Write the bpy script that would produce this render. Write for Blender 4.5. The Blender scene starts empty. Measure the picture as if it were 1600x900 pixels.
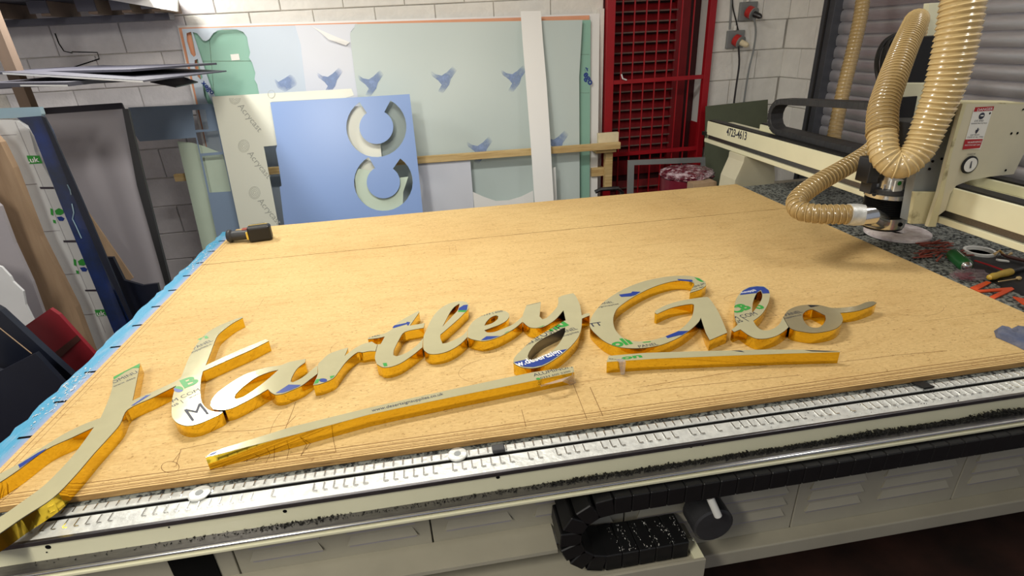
import bpy, bmesh, math, random
from mathutils import Vector, Matrix
from mathutils.geometry import tessellate_polygon
random.seed(7)
SC = bpy.context.scene
COL = SC.collection
V = Vector
# ---------------------------------------------------------------- camera
yaw, pitch, roll, FPX = math.radians(7.514), math.radians(24.875), math.radians(-3.048), 840.85
FW = V((math.sin(yaw)*math.cos(pitch), math.cos(yaw)*math.cos(pitch), -math.sin(pitch)))
r0 = V((math.cos(yaw), -math.sin(yaw), 0)); u0 = r0.cross(FW)
RT = math.cos(roll)*r0 + math.sin(roll)*u0
UP = -math.sin(roll)*r0 + math.cos(roll)*u0
CAM = V((0, 0, 1.82))
cd = bpy.data.cameras.new('camera'); cam = bpy.data.objects.new('camera', cd); COL.objects.link(cam)
cd.sensor_width = 36; cd.lens = FPX*36/1600; cd.clip_start = 0.02
cam.matrix_world = Matrix(((RT.x, UP.x, -FW.x, CAM.x), (RT.y, UP.y, -FW.y, CAM.y), (RT.z, UP.z, -FW.z, CAM.z), (0, 0, 0, 1)))
SC.camera = cam
# ---------------------------------------------------------------- light
w = bpy.data.worlds.new('world'); SC.world = w; w.use_nodes = True
w.node_tree.nodes['Background'].inputs[0].default_value = (0.80, 0.86, 1.0, 1)
w.node_tree.nodes['Background'].inputs[1].default_value = 0.34
def area(name, loc, tgt, sx, sy, power, col):
    l = bpy.data.lights.new(name, 'AREA'); l.shape = 'RECTANGLE'; l.size = sx; l.size_y = sy; l.energy = power; l.color = col
    o = bpy.data.objects.new(name, l); COL.objects.link(o); o.location = loc
    d = V(tgt)-V(loc); o.rotation_euler = d.to_track_quat('-Z', 'Y').to_euler(); return o
area('lamp_back', (-1.86, 3.70, 2.60), (-1.86, 3.70, 0), 0.22, 1.1, 42, (1, .97, .90))
area('lamp_middle', (-0.3, 2.3, 3.1), (-0.3, 2.3, 0), 1.3, 0.25, 54, (1, .96, .88))
area('lamp_front', (-1.5, -0.6, 3.0), (-1.2, 0.2, 0), 0.3, 1.3, 72, (1, .95, .84))
area('lamp_right', (2.3, 1.2, 3.2), (2.3, 1.2, 0), 0.25, 1.2, 16, (1, .97, .93))
SC.view_settings.view_transform = 'Standard'; SC.view_settings.look = 'None'
SC.view_settings.exposure = 0.0; SC.view_settings.gamma = 1.0; SC.view_settings.use_curve_mapping = False

# ---------------------------------------------------------------- pixel -> point on a real plane
def ray(px, py): return (px-800)/FPX*RT - (py-450)/FPX*UP + FW
def az(px, py, z): d = ray(px, py); return CAM + d*((z-CAM.z)/d.z)
def ay(px, py, y): d = ray(px, py); return CAM + d*((y-CAM.y)/d.y)
def ax(px, py, x): d = ray(px, py); return CAM + d*((x-CAM.x)/d.x)
def ad(px, py, dep): return CAM + ray(px, py)*dep
def alean(px, py, yb, yt):          # plane leaning back: y = yb at the floor, yt at 2 m height
    k = (yt-yb)/2.0; d = ray(px, py); t = (yb + k*CAM.z - CAM.y)/(d.y - k*d.z); return CAM + d*t

# ---------------------------------------------------------------- materials
def lin(c): return tuple(((x/255+0.055)/1.055)**2.4 if x/255 > 0.04045 else x/255/12.92 for x in c)
MATS = {}
def mat(name, rgb, rough=0.6, metal=0.0, var=0.0, vscale=8.0, rgb2=None, bump=0.0, bscale=60.0, stretch=(1, 1, 1), alpha=1.0, trans=0.0, spec=0.5, detail=4, coat=0.0, thresh=None):
    if name in MATS: return MATS[name]
    m = bpy.data.materials.new(name); m.use_nodes = True; nt = m.node_tree; b = nt.nodes['Principled BSDF']
    c = lin(rgb)
    b.inputs['Base Color'].default_value = (*c, 1); b.inputs['Roughness'].default_value = rough; b.inputs['Metallic'].default_value = metal
    b.inputs['Specular IOR Level'].default_value = spec
    b.inputs['Alpha'].default_value = alpha; b.inputs['Transmission Weight'].default_value = trans; b.inputs['Coat Weight'].default_value = coat
    if var or rgb2 or bump:
        tc = nt.nodes.new('ShaderNodeTexCoord'); mp = nt.nodes.new('ShaderNodeMapping'); mp.inputs['Scale'].default_value = stretch
        nt.links.new(tc.outputs['Object'], mp.inputs[0])
    if var or rgb2:
        n = nt.nodes.new('ShaderNodeTexNoise'); n.inputs['Scale'].default_value = vscale; n.inputs['Detail'].default_value = detail
        n.inputs['Roughness'].default_value = 0.62
        nt.links.new(mp.outputs[0], n.inputs['Vector'])
        cr = nt.nodes.new('ShaderNodeValToRGB'); nt.links.new(n.outputs[0], cr.inputs[0])
        lo, hi = thresh or (0.32, 0.68)
        cr.color_ramp.elements[0].position = lo; cr.color_ramp.elements[1].position = hi
        c2 = lin(rgb2) if rgb2 else tuple(x*(1-var) for x in c)
        cr.color_ramp.elements[0].color = (*c2, 1); cr.color_ramp.elements[1].color = (*(c if rgb2 else tuple(min(1, x*(1+var*.4)) for x in c)), 1)
        nt.links.new(cr.outputs[0], b.inputs['Base Color'])
    if bump:
        n2 = nt.nodes.new('ShaderNodeTexNoise'); n2.inputs['Scale'].default_value = bscale; n2.inputs['Detail'].default_value = 5
        nt.links.new(mp.outputs[0], n2.inputs['Vector'])
        bp = nt.nodes.new('ShaderNodeBump'); bp.inputs['Strength'].default_value = bump; bp.inputs['Distance'].default_value = 0.01
        nt.links.new(n2.outputs[0], bp.inputs['Height']); nt.links.new(bp.outputs[0], b.inputs['Normal'])
    MATS[name] = m; return m
M = dict(
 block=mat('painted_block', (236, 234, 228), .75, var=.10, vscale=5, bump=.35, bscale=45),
 block_shaded=mat('painted_block_shaded', (222, 219, 222), .8, var=.14, vscale=4, bump=.35, bscale=45),  # same block paint, shade of the left side mixed into the colour
 mortar=mat('mortar', (206, 202, 194), .9, var=.2, vscale=12, bump=.3),
 ceiling=mat('ceiling', (214, 211, 204), .9, var=.05),
 floor=mat('floor', (74, 48, 40), .55, rgb2=(38, 28, 24), vscale=3, bump=.2, bscale=20),
 mdf=None,
 mdfedge=mat('mdf_edge', (182, 146, 90), .85, rgb2=(132, 98, 54), vscale=26, stretch=(.5, 1, 10), bump=.3),
 score=mat('score', (122, 86, 44), .9),
 blue=None,
 gold=mat('gold_mirror', (232, 198, 66), .10, 1.0, var=.04, vscale=3),
 face=mat('brushed_face', (190, 180, 146), .2, .6, var=.06, vscale=10, bump=.03, bscale=14),
 film=mat('filmed_face', (208, 202, 164), .14, .35, var=.05, vscale=10, bump=.04, bscale=18),
 steelgrey=mat('inner_grey', (128, 124, 116), .3, .8),
 green_print=mat('green_print', (52, 148, 62), .4),
 blue_print=mat('blue_print', (36, 62, 140), .35),
 dark_print=mat('dark_print', (46, 50, 66), .5),
 white_print=mat('white_print', (232, 234, 236), .5),
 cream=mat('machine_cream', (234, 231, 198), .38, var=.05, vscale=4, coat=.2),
 creamshade=mat('machine_cream_shaded', (168, 163, 146), .5, var=.09, vscale=5),  # machine cream with the dimmer light low down put into its colour
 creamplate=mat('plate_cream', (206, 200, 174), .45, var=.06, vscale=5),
 creamedge=mat('machine_cream_worn', (205, 198, 158), .5, rgb2=(140, 130, 96), vscale=14, thresh=(.30, .46)),
 alu=mat('aluminium', (216, 218, 214), .42, .35, var=.22, vscale=40, bump=.15, bscale=70),
 aluclean=mat('aluminium_bright', (222, 222, 220), .2, .95, var=.08, vscale=9),
 rail=mat('rail_steel', (118, 116, 118), .3, .9, var=.2, vscale=30, stretch=(1, 8, 8)),
 steel=mat('steel_dark', (84, 84, 86), .35, .9),
 black=mat('black_plastic', (19, 19, 20), .45, var=.2, vscale=14),
 chain=mat('chain_plastic', (52, 52, 54), .5, var=.2, vscale=20),
 slot=mat('slot_dark', (18, 18, 18), .9, spec=.05),
 chips=mat('black_chips', (30, 29, 24), .8),
 bed=mat('bed_grey', (142, 146, 140), .75, rgb2=(38, 41, 42), vscale=80, detail=8, thresh=(.43, .56), bump=.4, bscale=80),
 hose=mat('hose_tan', (198, 172, 120), .26, var=.08, vscale=6, coat=.5, spec=.6),
 hose2=mat('hose_tan_dark', (160, 134, 86), .3, var=.12, vscale=8, coat=.4),
 hosewire=mat('hose_rib', (228, 204, 150), .22, coat=.5),
 shutter=mat('shutter_steel', (206, 204, 210), .3, .65, var=.16, vscale=4, stretch=(1, 1, 6), bump=.04),
 frame=mat('shutter_frame', (78, 80, 86), .5, .4, var=.15),
 red=mat('red_paint', (160, 18, 30), .4, var=.12, vscale=7),
 reddark=mat('red_louvre', (120, 10, 20), .5, var=.2, vscale=7),
 redshade=mat('red_back', (56, 8, 12), .6),
 greylv=mat('louvre_edge', (112, 86, 80), .6),
 timber=mat('timber', (222, 196, 142), .7, rgb2=(186, 152, 96), vscale=7, stretch=(.5, 6, 6), bump=.1),
 plank=mat('plank_timber', (160, 136, 110), .8, rgb2=(134, 110, 86), vscale=3, stretch=(4, 4, .4)),
 timberdark=mat('timber_dark', (122, 104, 90), .8, var=.15, vscale=3, stretch=(4, 4, .4)),
 timberpale=mat('timber_pale', (232, 218, 182), .7, var=.12, vscale=6),
 timberv=mat('timber_board', (176, 150, 122), .75, rgb2=(156, 130, 102), vscale=3, stretch=(4, 4, .4)),
 white_sheet=mat('white_sheet', (240, 240, 238), .35, var=.02, vscale=1),
 orange=mat('orange_film', (238, 168, 130), .6, var=.05),
 greens=mat('green_sheet', (146, 192, 174), .4, var=.04, vscale=1),
 frost=mat('frosted_sheet', (208, 220, 217), .35, rgb2=(190, 204, 202), vscale=.9, detail=1),
 frostblue=mat('frosted_blue_sheet', (202, 214, 228), .35, rgb2=(190, 202, 214), vscale=1.2, detail=1),
 frostwhite=mat('frosted_white_sheet', (218, 222, 232), .35, rgb2=(206, 210, 222), vscale=1.2, detail=1),
 smudge=mat('smudge', (150, 172, 214), .5),
 acry=mat('filmed_acrylic', (222, 224, 210), .3, var=.03, vscale=1),
 acryprint=mat('pale_print', (166, 168, 160), .5),
 bluesheet=mat('blue_sheet', (136, 164, 216), .3, var=.07, vscale=1.2, detail=1),
 bluegrey=mat('blue_grey_sheet', (132, 152, 178), .35, var=.06, vscale=1.5),
 palegreen=mat('pale_green_sheet', (192, 208, 190), .4, var=.03),
 greypanel=mat('grey_panel', (158, 154, 160), .4, var=.06, vscale=1),
 darkedge=mat('dark_edge', (52, 46, 58), .5),
 navy=mat('navy_panel', (22, 27, 42), .35, var=.25, vscale=2),
 filmblue=mat('blue_film', (16, 42, 102), .25, rgb2=(22, 34, 48), vscale=5, coat=.4),
 paleglass=mat('pale_glass', (140, 168, 184), .2, coat=.5),
 wrap=mat('white_wrap', (208, 210, 212), .5, var=.05),
 redpanel=mat('red_panel', (134, 26, 38), .45, var=.08),
 redband=mat('brown_band', (72, 34, 26), .6),
 darksheet=mat('dark_sheets', (76, 76, 88), .5, var=.12, vscale=3),
 shade=mat('shaded_frost_sheet', (146, 160, 156), .4, var=.1, vscale=3),  # frosted sheet with shadow put into its colour
 olive=mat('olive_board', (92, 98, 78), .6, var=.08),
 grey=mat('grey_metal', (140, 144, 144), .5, .3),
 socketred=mat('socket_red', (186, 44, 40), .4),
 maroon=mat('maroon_tub', (112, 26, 44), .3, var=.2, vscale=6),
 plasticwrap=mat('clear_wrap', (190, 170, 178), .15, rgb2=(96, 30, 46), vscale=16, thresh=(.45, .6), bump=.8, bscale=30, coat=.6),
 foam=mat('foam_roll', (244, 236, 234), .7, rgb2=(196, 180, 180), vscale=24),
 scrap=mat('scrap_red', (150, 66, 48), .5, var=.3, vscale=20),
 orangepl=mat('orange_plastic', (226, 84, 34), .4),
 yellow=mat('yellow_handle', (214, 180, 70), .4, var=.2, vscale=30),
 can=mat('can_green', (30, 92, 46), .3), canblue=mat('can_blue', (28, 40, 96), .3),
 clear=mat('clear_film', (210, 205, 200), .12, alpha=.35, rgb2=(170, 160, 160), vscale=30, bump=.6, bscale=40, coat=.7),
 cloth=mat('cloth', (78, 88, 116), .9, rgb2=(112, 114, 128), vscale=20, bump=.6, bscale=60),
 danger=mat('label_red', (168, 30, 36), .5), lab=mat('label_white', (226, 226, 220), .5),
 paper=mat('paper', (238, 236, 230), .7),
 bag=mat('clear_bag', (176, 150, 156), .15, alpha=.22, bump=1, bscale=40, coat=1),
)
# MDF: pale fibre streaks along x, faint dark specks and pink-brown stains
def mdf_mat():
    m = bpy.data.materials.new('mdf_spoilboard'); m.use_nodes = True; nt = m.node_tree; L = nt.links; b = nt.nodes['Principled BSDF']
    b.inputs['Roughness'].default_value = .72; b.inputs['Specular IOR Level'].default_value = .25
    tc = nt.nodes.new('ShaderNodeTexCoord')
    def noise(scale, st, det=5, ro=.6):
        mp = nt.nodes.new('ShaderNodeMapping'); mp.inputs['Scale'].default_value = st; L.new(tc.outputs['Object'], mp.inputs[0])
        n = nt.nodes.new('ShaderNodeTexNoise'); n.inputs['Scale'].default_value = scale; n.inputs['Detail'].default_value = det; n.inputs['Roughness'].default_value = ro
        L.new(mp.outputs[0], n.inputs['Vector']); return n.outputs[0]
    def ramp(src, p0, c0, p1, c1):
        r = nt.nodes.new('ShaderNodeValToRGB'); r.color_ramp.elements[0].position = p0; r.color_ramp.elements[1].position = p1
        r.color_ramp.elements[0].color = (*c0, 1); r.color_ramp.elements[1].color = (*c1, 1); L.new(src, r.inputs[0]); return r.outputs[0]
    def mul(a, bb, f=1.0):
        x = nt.nodes.new('ShaderNodeMix'); x.data_type = 'RGBA'; x.blend_type = 'MULTIPLY'; x.inputs['Factor'].default_value = f
        L.new(a, x.inputs['A']); L.new(bb, x.inputs['B']); return x.outputs['Result']
    fine = noise(60, (1, 2.6, 1), 6, .7); broad = noise(1.3, (1, 1.6, 1), 3); spk = noise(95, (1, 1.3, 1), 2); st = noise(16, (.6, 3.2, 1), 5)
    c = ramp(fine, .3, lin((198, 166, 110)), .7, lin((226, 196, 138)))
    c = mul(c, ramp(broad, .3, (.90, .86, .82), .62, (1, 1, 1)))
    c = mul(c, ramp(spk, .28, (.55, .48, .40), .38, (1, 1, 1)), .8)
    c = mul(c, ramp(st, .32, (.84, .78, .70), .5, (1, 1, 1)), .6)
    L.new(c, b.inputs['Base Color'])
    bp = nt.nodes.new('ShaderNodeBump'); bp.inputs['Strength'].default_value = .5; bp.inputs['Distance'].default_value = .004
    L.new(fine, bp.inputs['Height']); L.new(bp.outputs[0], b.inputs['Normal']); return m
M['mdf'] = mdf_mat()
M['blue'] = mat('blue_paint', (72, 152, 190), .5, rgb2=(128, 166, 192), vscale=9, stretch=(5, 1, 1), thresh=(.30, .50), bump=.15, bscale=40)
# blue strip fades to a worn lavender-white next to the board
nt = M['blue'].node_tree; tc = nt.nodes.new('ShaderNodeTexCoord'); sx_ = nt.nodes.new('ShaderNodeSeparateXYZ'); nt.links.new(tc.outputs['Object'], sx_.inputs[0])
mr = nt.nodes.new('ShaderNodeMapRange'); mr.inputs[1].default_value = -1.205; mr.inputs[2].default_value = -1.168; nt.links.new(sx_.outputs[0], mr.inputs[0])
mx = nt.nodes.new('ShaderNodeMix'); mx.data_type = 'RGBA'; nt.links.new(mr.outputs[0], mx.inputs['Factor']); src = [n for n in nt.nodes if n.bl_idname == 'ShaderNodeValToRGB'][0]
nt.links.new(src.outputs[0], mx.inputs['A']); mx.inputs['B'].default_value = (*lin((158, 158, 188)), 1); nt.links.new(mx.outputs['Result'], nt.nodes['Principled BSDF'].inputs['Base Color'])

# ---------------------------------------------------------------- object helpers
def obj(name, verts, faces, m, parent=None, smooth=False):
    me = bpy.data.meshes.new(name); me.from_pydata([tuple(v) for v in verts], [], faces); me.validate()
    ms = m if isinstance(m, list) else [m]
    for x in ms: me.materials.append(x)
    if smooth:
        for p in me.polygons: p.use_smooth = True
    o = bpy.data.objects.new(name, me); COL.objects.link(o)
    if parent: o.parent = parent
    return o
def bmobj(name, bm, m, parent=None, smooth=False):
    me = bpy.data.meshes.new(name); bm.to_mesh(me); bm.free(); me.materials.append(m)
    if smooth:
        for p in me.polygons: p.use_smooth = True
    o = bpy.data.objects.new(name, me); COL.objects.link(o)
    if parent: o.parent = parent
    return o
def tag(o, label=None, cat=None, group=None, kind=None):
    if label: o['label'] = label
    if cat: o['category'] = cat
    if group: o['group'] = group
    if kind: o['kind'] = kind
    return o
def thing(name, label, cat, loc=(0, 0, 0), group=None):
    o = bpy.data.objects.new(name, None); COL.objects.link(o); o.location = loc; o.empty_display_size = .05
    return tag(o, label, cat, group)
def keep(o):       # parts are modelled in world coordinates: undo the parent's location
    if o.parent: o.matrix_parent_inverse = Matrix.Translation(-V(o.parent.location) if o.parent.parent is None else V((0, 0, 0)))
    return o
class MB:
    def __init__(s): s.v = []; s.f = []
    def box(s, x0, x1, y0, y1, z0, z1):
        n = len(s.v); s.v += [(x, y, z) for z in (z0, z1) for y in (y0, y1) for x in (x0, x1)]
        s.f += [tuple(n+i for i in q) for q in ((0, 2, 3, 1), (4, 5, 7, 6), (0, 1, 5, 4), (2, 6, 7, 3), (0, 4, 6, 2), (1, 3, 7, 5))]; return s
    def obox(s, o, ex, ey, ez):     # oriented box from corner o and three edge vectors
        n = len(s.v); o, ex, ey, ez = V(o), V(ex), V(ey), V(ez)
        s.v += [o+ex*i+ey*j+ez*k for k in (0, 1) for j in (0, 1) for i in (0, 1)]
        s.f += [tuple(n+i for i in q) for q in ((0, 2, 3, 1), (4, 5, 7, 6), (0, 1, 5, 4), (2, 6, 7, 3), (0, 4, 6, 2), (1, 3, 7, 5))]; return s
    def prism(s, outer, holes, d):  # planar loops, extruded by vector d
        loops = [[V(p) for p in outer]] + [[V(p) for p in h] for h in holes]; d = V(d)
        n = len(s.v); flat = [p for l in loops for p in l]; N = len(flat)
        s.v += flat + [p+d for p in flat]
        tri = tessellate_polygon(loops)
        for t in tri:
            a, b, c = t; nn = (flat[b]-flat[a]).cross(flat[c]-flat[a])
            if nn.dot(d) > 0: a, b, c = a, c, b
            s.f += [(n+a, n+b, n+c), (n+N+a, n+N+c, n+N+b)]
        k = 0
        for l in loops:
            m = len(l)
            for i in range(m): j = (i+1) % m; s.f.append((n+k+i, n+k+j, n+N+k+j, n+N+k+i))
            k += m
        return s
    def wall(s, loop, d, t=None):    # open band round a loop
        n = len(s.v); loop = [V(p) for p in loop]; m = len(loop); d = V(d)
        s.v += loop + [p+d for p in loop]
        for i in range(m): j = (i+1) % m; s.f.append((n+i, n+j, n+m+j, n+m+i))
        return s
    def lathe(s, c, prof, seg=24, axis=V((0, 0, 1))):   # prof: (radius, height)
        axis = V(axis).normalized(); a = axis.orthogonal().normalized(); b = axis.cross(a); n = len(s.v); c = V(c)
        for r, h in prof:
            for i in range(seg):
                t = 2*math.pi*i/seg; s.v.append(c+axis*h+(a*math.cos(t)+b*math.sin(t))*r)
        for k in range(len(prof)-1):
            for i in range(seg): j = (i+1) % seg; s.f.append((n+k*seg+i, n+k*seg+j, n+(k+1)*seg+j, n+(k+1)*seg+i))
        if prof[0][0] > 1e-6: s.f.append(tuple(n+i for i in range(seg))[::-1])
        if prof[-1][0] > 1e-6: s.f.append(tuple(n+(len(prof)-1)*seg+i for i in range(seg)))
        return s
    def tube(s, pts, rad, seg=10, cap=True):   # rad: number or list
        pts = [V(p) for p in pts]; n = len(s.v); N = len(pts)
        T = [(pts[min(i+1, N-1)]-pts[max(i-1, 0)]).normalized() for i in range(N)]
        a = T[0].orthogonal().normalized()
        for i in range(N):
            a = (a - T[i]*a.dot(T[i])).normalized(); b = T[i].cross(a); r = rad[i] if isinstance(rad, (list, tuple)) else rad
            for k in range(seg):
                t = 2*math.pi*k/seg; s.v.append(pts[i]+(a*math.cos(t)+b*math.sin(t))*r)
        for i in range(N-1):
            for k in range(seg): j = (k+1) % seg; s.f.append((n+i*seg+k, n+i*seg+j, n+(i+1)*seg+j, n+(i+1)*seg+k))
        if cap: s.f.append(tuple(n+k for k in range(seg))[::-1]); s.f.append(tuple(n+(N-1)*seg+k for k in range(seg)))
        return s
    def build(s, name, m, parent=None, smooth=False, bevel=0, seg=2):
        o = obj(name, s.v, s.f, m, parent, smooth)
        if bevel:
            b = o.modifiers.new('bevel', 'BEVEL'); b.width = bevel; b.segments = seg; b.limit_method = 'ANGLE'; b.angle_limit = math.radians(40)
        keep(o); return o
def spline(pts, step=.02):
    pts = [V(p) for p in pts]; out = []
    P = [pts[0]*2-pts[1]] + pts + [pts[-1]*2-pts[-2]]
    for i in range(1, len(P)-2):
        n = max(2, int((P[i+1]-P[i]).length/step))
        for k in range(n):
            t = k/n
            out.append(0.5*((2*P[i])+(P[i+1]-P[i-1])*t+(2*P[i-1]-5*P[i]+4*P[i+1]-P[i+2])*t*t+(3*P[i]-P[i-1]-3*P[i+1]+P[i+2])*t**3))
    out.append(pts[-1]); return out
def resample(pts, ds):
    out = [pts[0]]; acc = 0
    for a, b in zip(pts, pts[1:]):
        L = (b-a).length
        while acc+L >= ds:
            t = (ds-acc)/L; a = a.lerp(b, t); out.append(a.copy()); L = (b-a).length; acc = 0
            if L < 1e-9: break
        acc += L
    return out
def smoothloop(px, cang=42, sub=4):   # closed loop of plan points: rounds what is smooth, keeps the corners
    n = len(px); P = [V((a, b)) for a, b in px]; corner = []
    for i in range(n):
        a = P[i]-P[i-1]; b = P[(i+1) % n]-P[i]
        corner.append(a.length < 1e-6 or b.length < 1e-6 or abs(a.angle_signed(b)) > math.radians(cang))
    out = []
    for i in range(n):
        p1, p2 = P[i], P[(i+1) % n]; p0 = P[i-1]; p3 = P[(i+2) % n]
        m1 = (p2-p1) if corner[i] else (p2-p0)*.5
        m2 = (p2-p1) if corner[(i+1) % n] else (p3-p1)*.5
        L = (p2-p1).length
        if m1.length > L: m1 *= L/m1.length
        if m2.length > L: m2 *= L/m2.length
        k = 1 if (corner[i] and corner[(i+1) % n]) else sub
        for q in range(k):
            t = q/k; out.append((2*t**3-3*t*t+1)*p1+(t**3-2*t*t+t)*m1+(-2*t**3+3*t*t)*p2+(t**3-t*t)*m2)
    return out
def inside(p, loop):
    c = False; n = len(loop); x, y = p[0], p[1]
    for i in range(n):
        a, b = loop[i], loop[i-1]
        if (a[1] > y) != (b[1] > y) and x < (b[0]-a[0])*(y-a[1])/(b[1]-a[1])+a[0]: c = not c
    return c
def text(name, s, A, B, normal, m, parent=None, bold=0.0, hscale=1.0, clip=None, lift=.0004, skew=0.0):
    """flat lettering from point A to point B (baseline) lying on a surface with this normal"""
    if any(ch_ in s for ch_ in 'MNW'): bold = 0.0
    cu = bpy.data.curves.new(name, 'FONT'); cu.body = s; cu.size = 1; cu.offset = bold; cu.resolution_u = 3; cu.shear = skew
    to = bpy.data.objects.new(name, cu); COL.objects.link(to)
    bpy.context.view_layer.update()
    me = bpy.data.meshes.new_from_object(to.evaluated_get(bpy.context.evaluated_depsgraph_get()))
    bpy.data.objects.remove(to)
    A, B, nn = V(A), V(B), V(normal).normalized()
    xs = [v.co.x for v in me.vertices]
    if not xs: return None
    x0, x1 = min(xs), max(xs); ex = (B-A); L = ex.length; ex.normalize(); ey = nn.cross(ex); k = L/(x1-x0)
    for v in me.vertices: v.co = A+ex*((v.co.x-x0)*k)+ey*(v.co.y*k*hscale)+nn*lift
    if clip:
        outer, holes = clip; bm = bmesh.new(); bm.from_mesh(me)
        okf = lambda c: inside(c, outer) and not any(inside(c, h) for h in holes)
        if not all(okf(v.co) for v in bm.verts):
            bmesh.ops.triangulate(bm, faces=bm.faces)
            for _ in range(4):
                E_ = [e for e in bm.edges if e.calc_length() > .0035]
                if E_: bmesh.ops.subdivide_edges(bm, edges=E_, cuts=1); bmesh.ops.triangulate(bm, faces=bm.faces)
            bmesh.ops.delete(bm, geom=[f for f in bm.faces if not okf(f.calc_center_median())], context='FACES')
        bm.to_mesh(me); bm.free()
    if len(me.polygons) == 0: return None
    me.materials.clear(); me.materials.append(m)
    o = bpy.data.objects.new(name, me); COL.objects.link(o)
    if parent: o.parent = parent; keep(o)
    return o

# ================================================================ SETTING
YW, XR = 4.60, 3.05
DX0, DX1 = 1.45, 2.37                      # door opening in the back wall
st = lambda o: tag(o, kind='structure')
floor = st(MB().box(-3.6, 3.4, -3.5, 5.2, -.05, 0).build('floor', M['floor']))
ceil_ = st(MB().box(-3.6, 3.4, -3.5, 5.2, 3.5, 3.55).build('ceiling', M['ceiling']))
wb = MB().box(-3.5, DX0, YW+.006, YW+.26, 0, 3.5).box(DX1, XR+.26, YW+.006, YW+.26, 0, 3.5).box(DX0, DX1, YW+.006, YW+.26, 2.45, 3.5)
wall_back = st(wb.build('wall_back', M['mortar']))
wall_left = st(MB().box(-3.6, -3.5, -3.5, 5, 0, 3.5).build('wall_left', M['block_shaded']))
wall_right = st(MB().box(XR+.006, XR+.2, 4.10, YW+.26, 0, 3.5).build('wall_right', M['mortar']))
st(MB().box(XR+.02, XR+.2, -3.5, 4.09, 2.62, 3.5).build('wall_right_lintel', M['block']))  # lintel of the right wall over the shutter, a separate unseen piece
# painted concrete blocks of the back wall: each one a piece of its own
CO = .2255
def block_mesh(Lx, dull):
    mb = MB(); e = .007; b = bmesh.new(); bmesh.ops.create_cube(b, size=1)
    for v in b.verts: v.co = V((v.co.x*Lx, v.co.y*.016, v.co.z*(CO-.006)))
    bmesh.ops.bevel(b, geom=[ed for ed in b.edges if all(v.co.y < 0 for v in ed.verts)], offset=e*.6, segments=1, affect='EDGES')
    me = bpy.data.meshes.new('block'); b.to_mesh(me); b.free(); me.materials.append(M['block_shaded' if dull else 'block']); return me
BM = {}
def put_block(parent, x0, x1, z0, dull, side=False, y=None):
    L = round(x1-x0-.006, 3)
    if L < .05: return
    if (L, dull) not in BM: BM[(L, dull)] = block_mesh(L, dull)
    o = bpy.data.objects.new('block', BM[(L, dull)]); COL.objects.link(o); o.parent = parent
    j = random.uniform(-.0022, .0022)
    if side: o.location = (XR+j, (x0+x1)/2, z0+CO/2); o.rotation_euler = (0, 0, math.pi/2*-1)
    else: o.location = ((x0+x1)/2, YW+j, z0+CO/2)
    o.rotation_euler.x += 0; return o
ZB = ay(1170, 79, YW).z % CO              # course heights from the mortar lines in view
for c in range(0, 11):
    z0 = ZB-CO+c*CO
    off = .22*(c % 2)
    x = -3.2+off
    while x < XR:
        x1 = min(x+.445, XR)
        if z0 < 2.45:
            a, b = x, x1
            if a < DX0 < b: put_block(wall_back, a, DX0, z0, False)
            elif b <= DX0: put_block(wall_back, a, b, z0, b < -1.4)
            if b > DX1 and a < DX1: put_block(wall_back, DX1, b, z0, False)
            elif a >= DX1: put_block(wall_back, a, b, z0, False)
        x += .445
    y = 4.10-.1*(c % 2)
    for yy0, yy1 in (((4.10, 4.36), (4.36, 4.595)) if c % 2 else ((4.10, 4.22), (4.22, 4.595))):
        put_block(wall_right, yy0, yy1, z0, False, True)
# louvred red door in its recess
door = thing('door_1', None, None, (1.9, YW+.2, 0)); door['kind'] = 'structure'
MB().box(DX0, DX1, YW+.20, YW+.23, 0, 2.45).build('door_panel', M['redshade'], door)
for zz in (.05, .62, 2.1): MB().box(1.50, 2.16, YW+.165, YW+.20, zz, zz+.13).build('door_rail', M['reddark'], door)
MB().box(DX0, 1.53, YW+.15, YW+.2, 0, 2.45).build('door_stile', M['reddark'], door)
MB().box(2.12, 2.24, YW+.13, YW+.2, 0, 2.45).build('door_stile', M['reddark'], door)
zz = .20
while zz < 2.4:
    if not (.58 < zz < .78):
        MB().obox((1.53, YW+.13, zz), (.60, 0, 0), (0, .05, .055), (0, .010, -.006)).build('louvre', M['reddark'], door)
        MB().box(1.53, 2.13, YW+.126, YW+.134, zz-.008, zz+.003).build('louvre_nosing', M['greylv'], door)
    zz += .077
MB().box(DX1-.012, DX1, YW+.0, YW+.2, .0, 1.06).build('door_jamb', M['red'], door)
MB().box(DX1-.006, DX1, YW+.0, YW+.2, 1.06, 2.45).build('door_jamb', M['white_sheet'], door)
# security gate in front
G0, G1 = ay(942, 200, YW-.03).x, ay(1098, 200, YW-.03).x
gate = thing('security_gate', 'red steel security gate of vertical bars in front of the louvred door', 'gate', (1.9, YW-.05, 0))
MB().box(G0, G0+.07, YW-.07, YW-.02, 0, 2.4).build('gate_post', M['red'], gate, bevel=.003)
MB().box(G1-.055, G1, YW-.07, YW-.02, 0, 2.4).build('gate_post', M['red'], gate, bevel=.003)
zr1, zr2 = ay(1000, 126, YW-.04).z, ay(1000, 238, YW-.04).z
for z_ in (zr1, zr2): MB().box(G0+.06, G1-.05, YW-.06, YW-.035, z_-.016, z_+.016).build('gate_rail', M['red'], gate)
for k in range(9):
    xx = ay(972+18.2*k, 60, YW-.045).x
    if xx < G1-.08: MB().tube([(xx, YW-.045, .02), (xx, YW-.045, 2.4)], .0065, 6).build('gate_bar', M['red'], gate)
MB().box(G0-.055, G0-.005, YW-.03, YW-.005, ay(938, 72, YW).z, ay(938, 24, YW).z).build('hinge_plate', M['reddark'], gate)
MB().box(G1+.0, G1+.07, YW-.05, YW-.01, .86, 1.18).build('lock_box', M['reddark'], gate)
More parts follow.
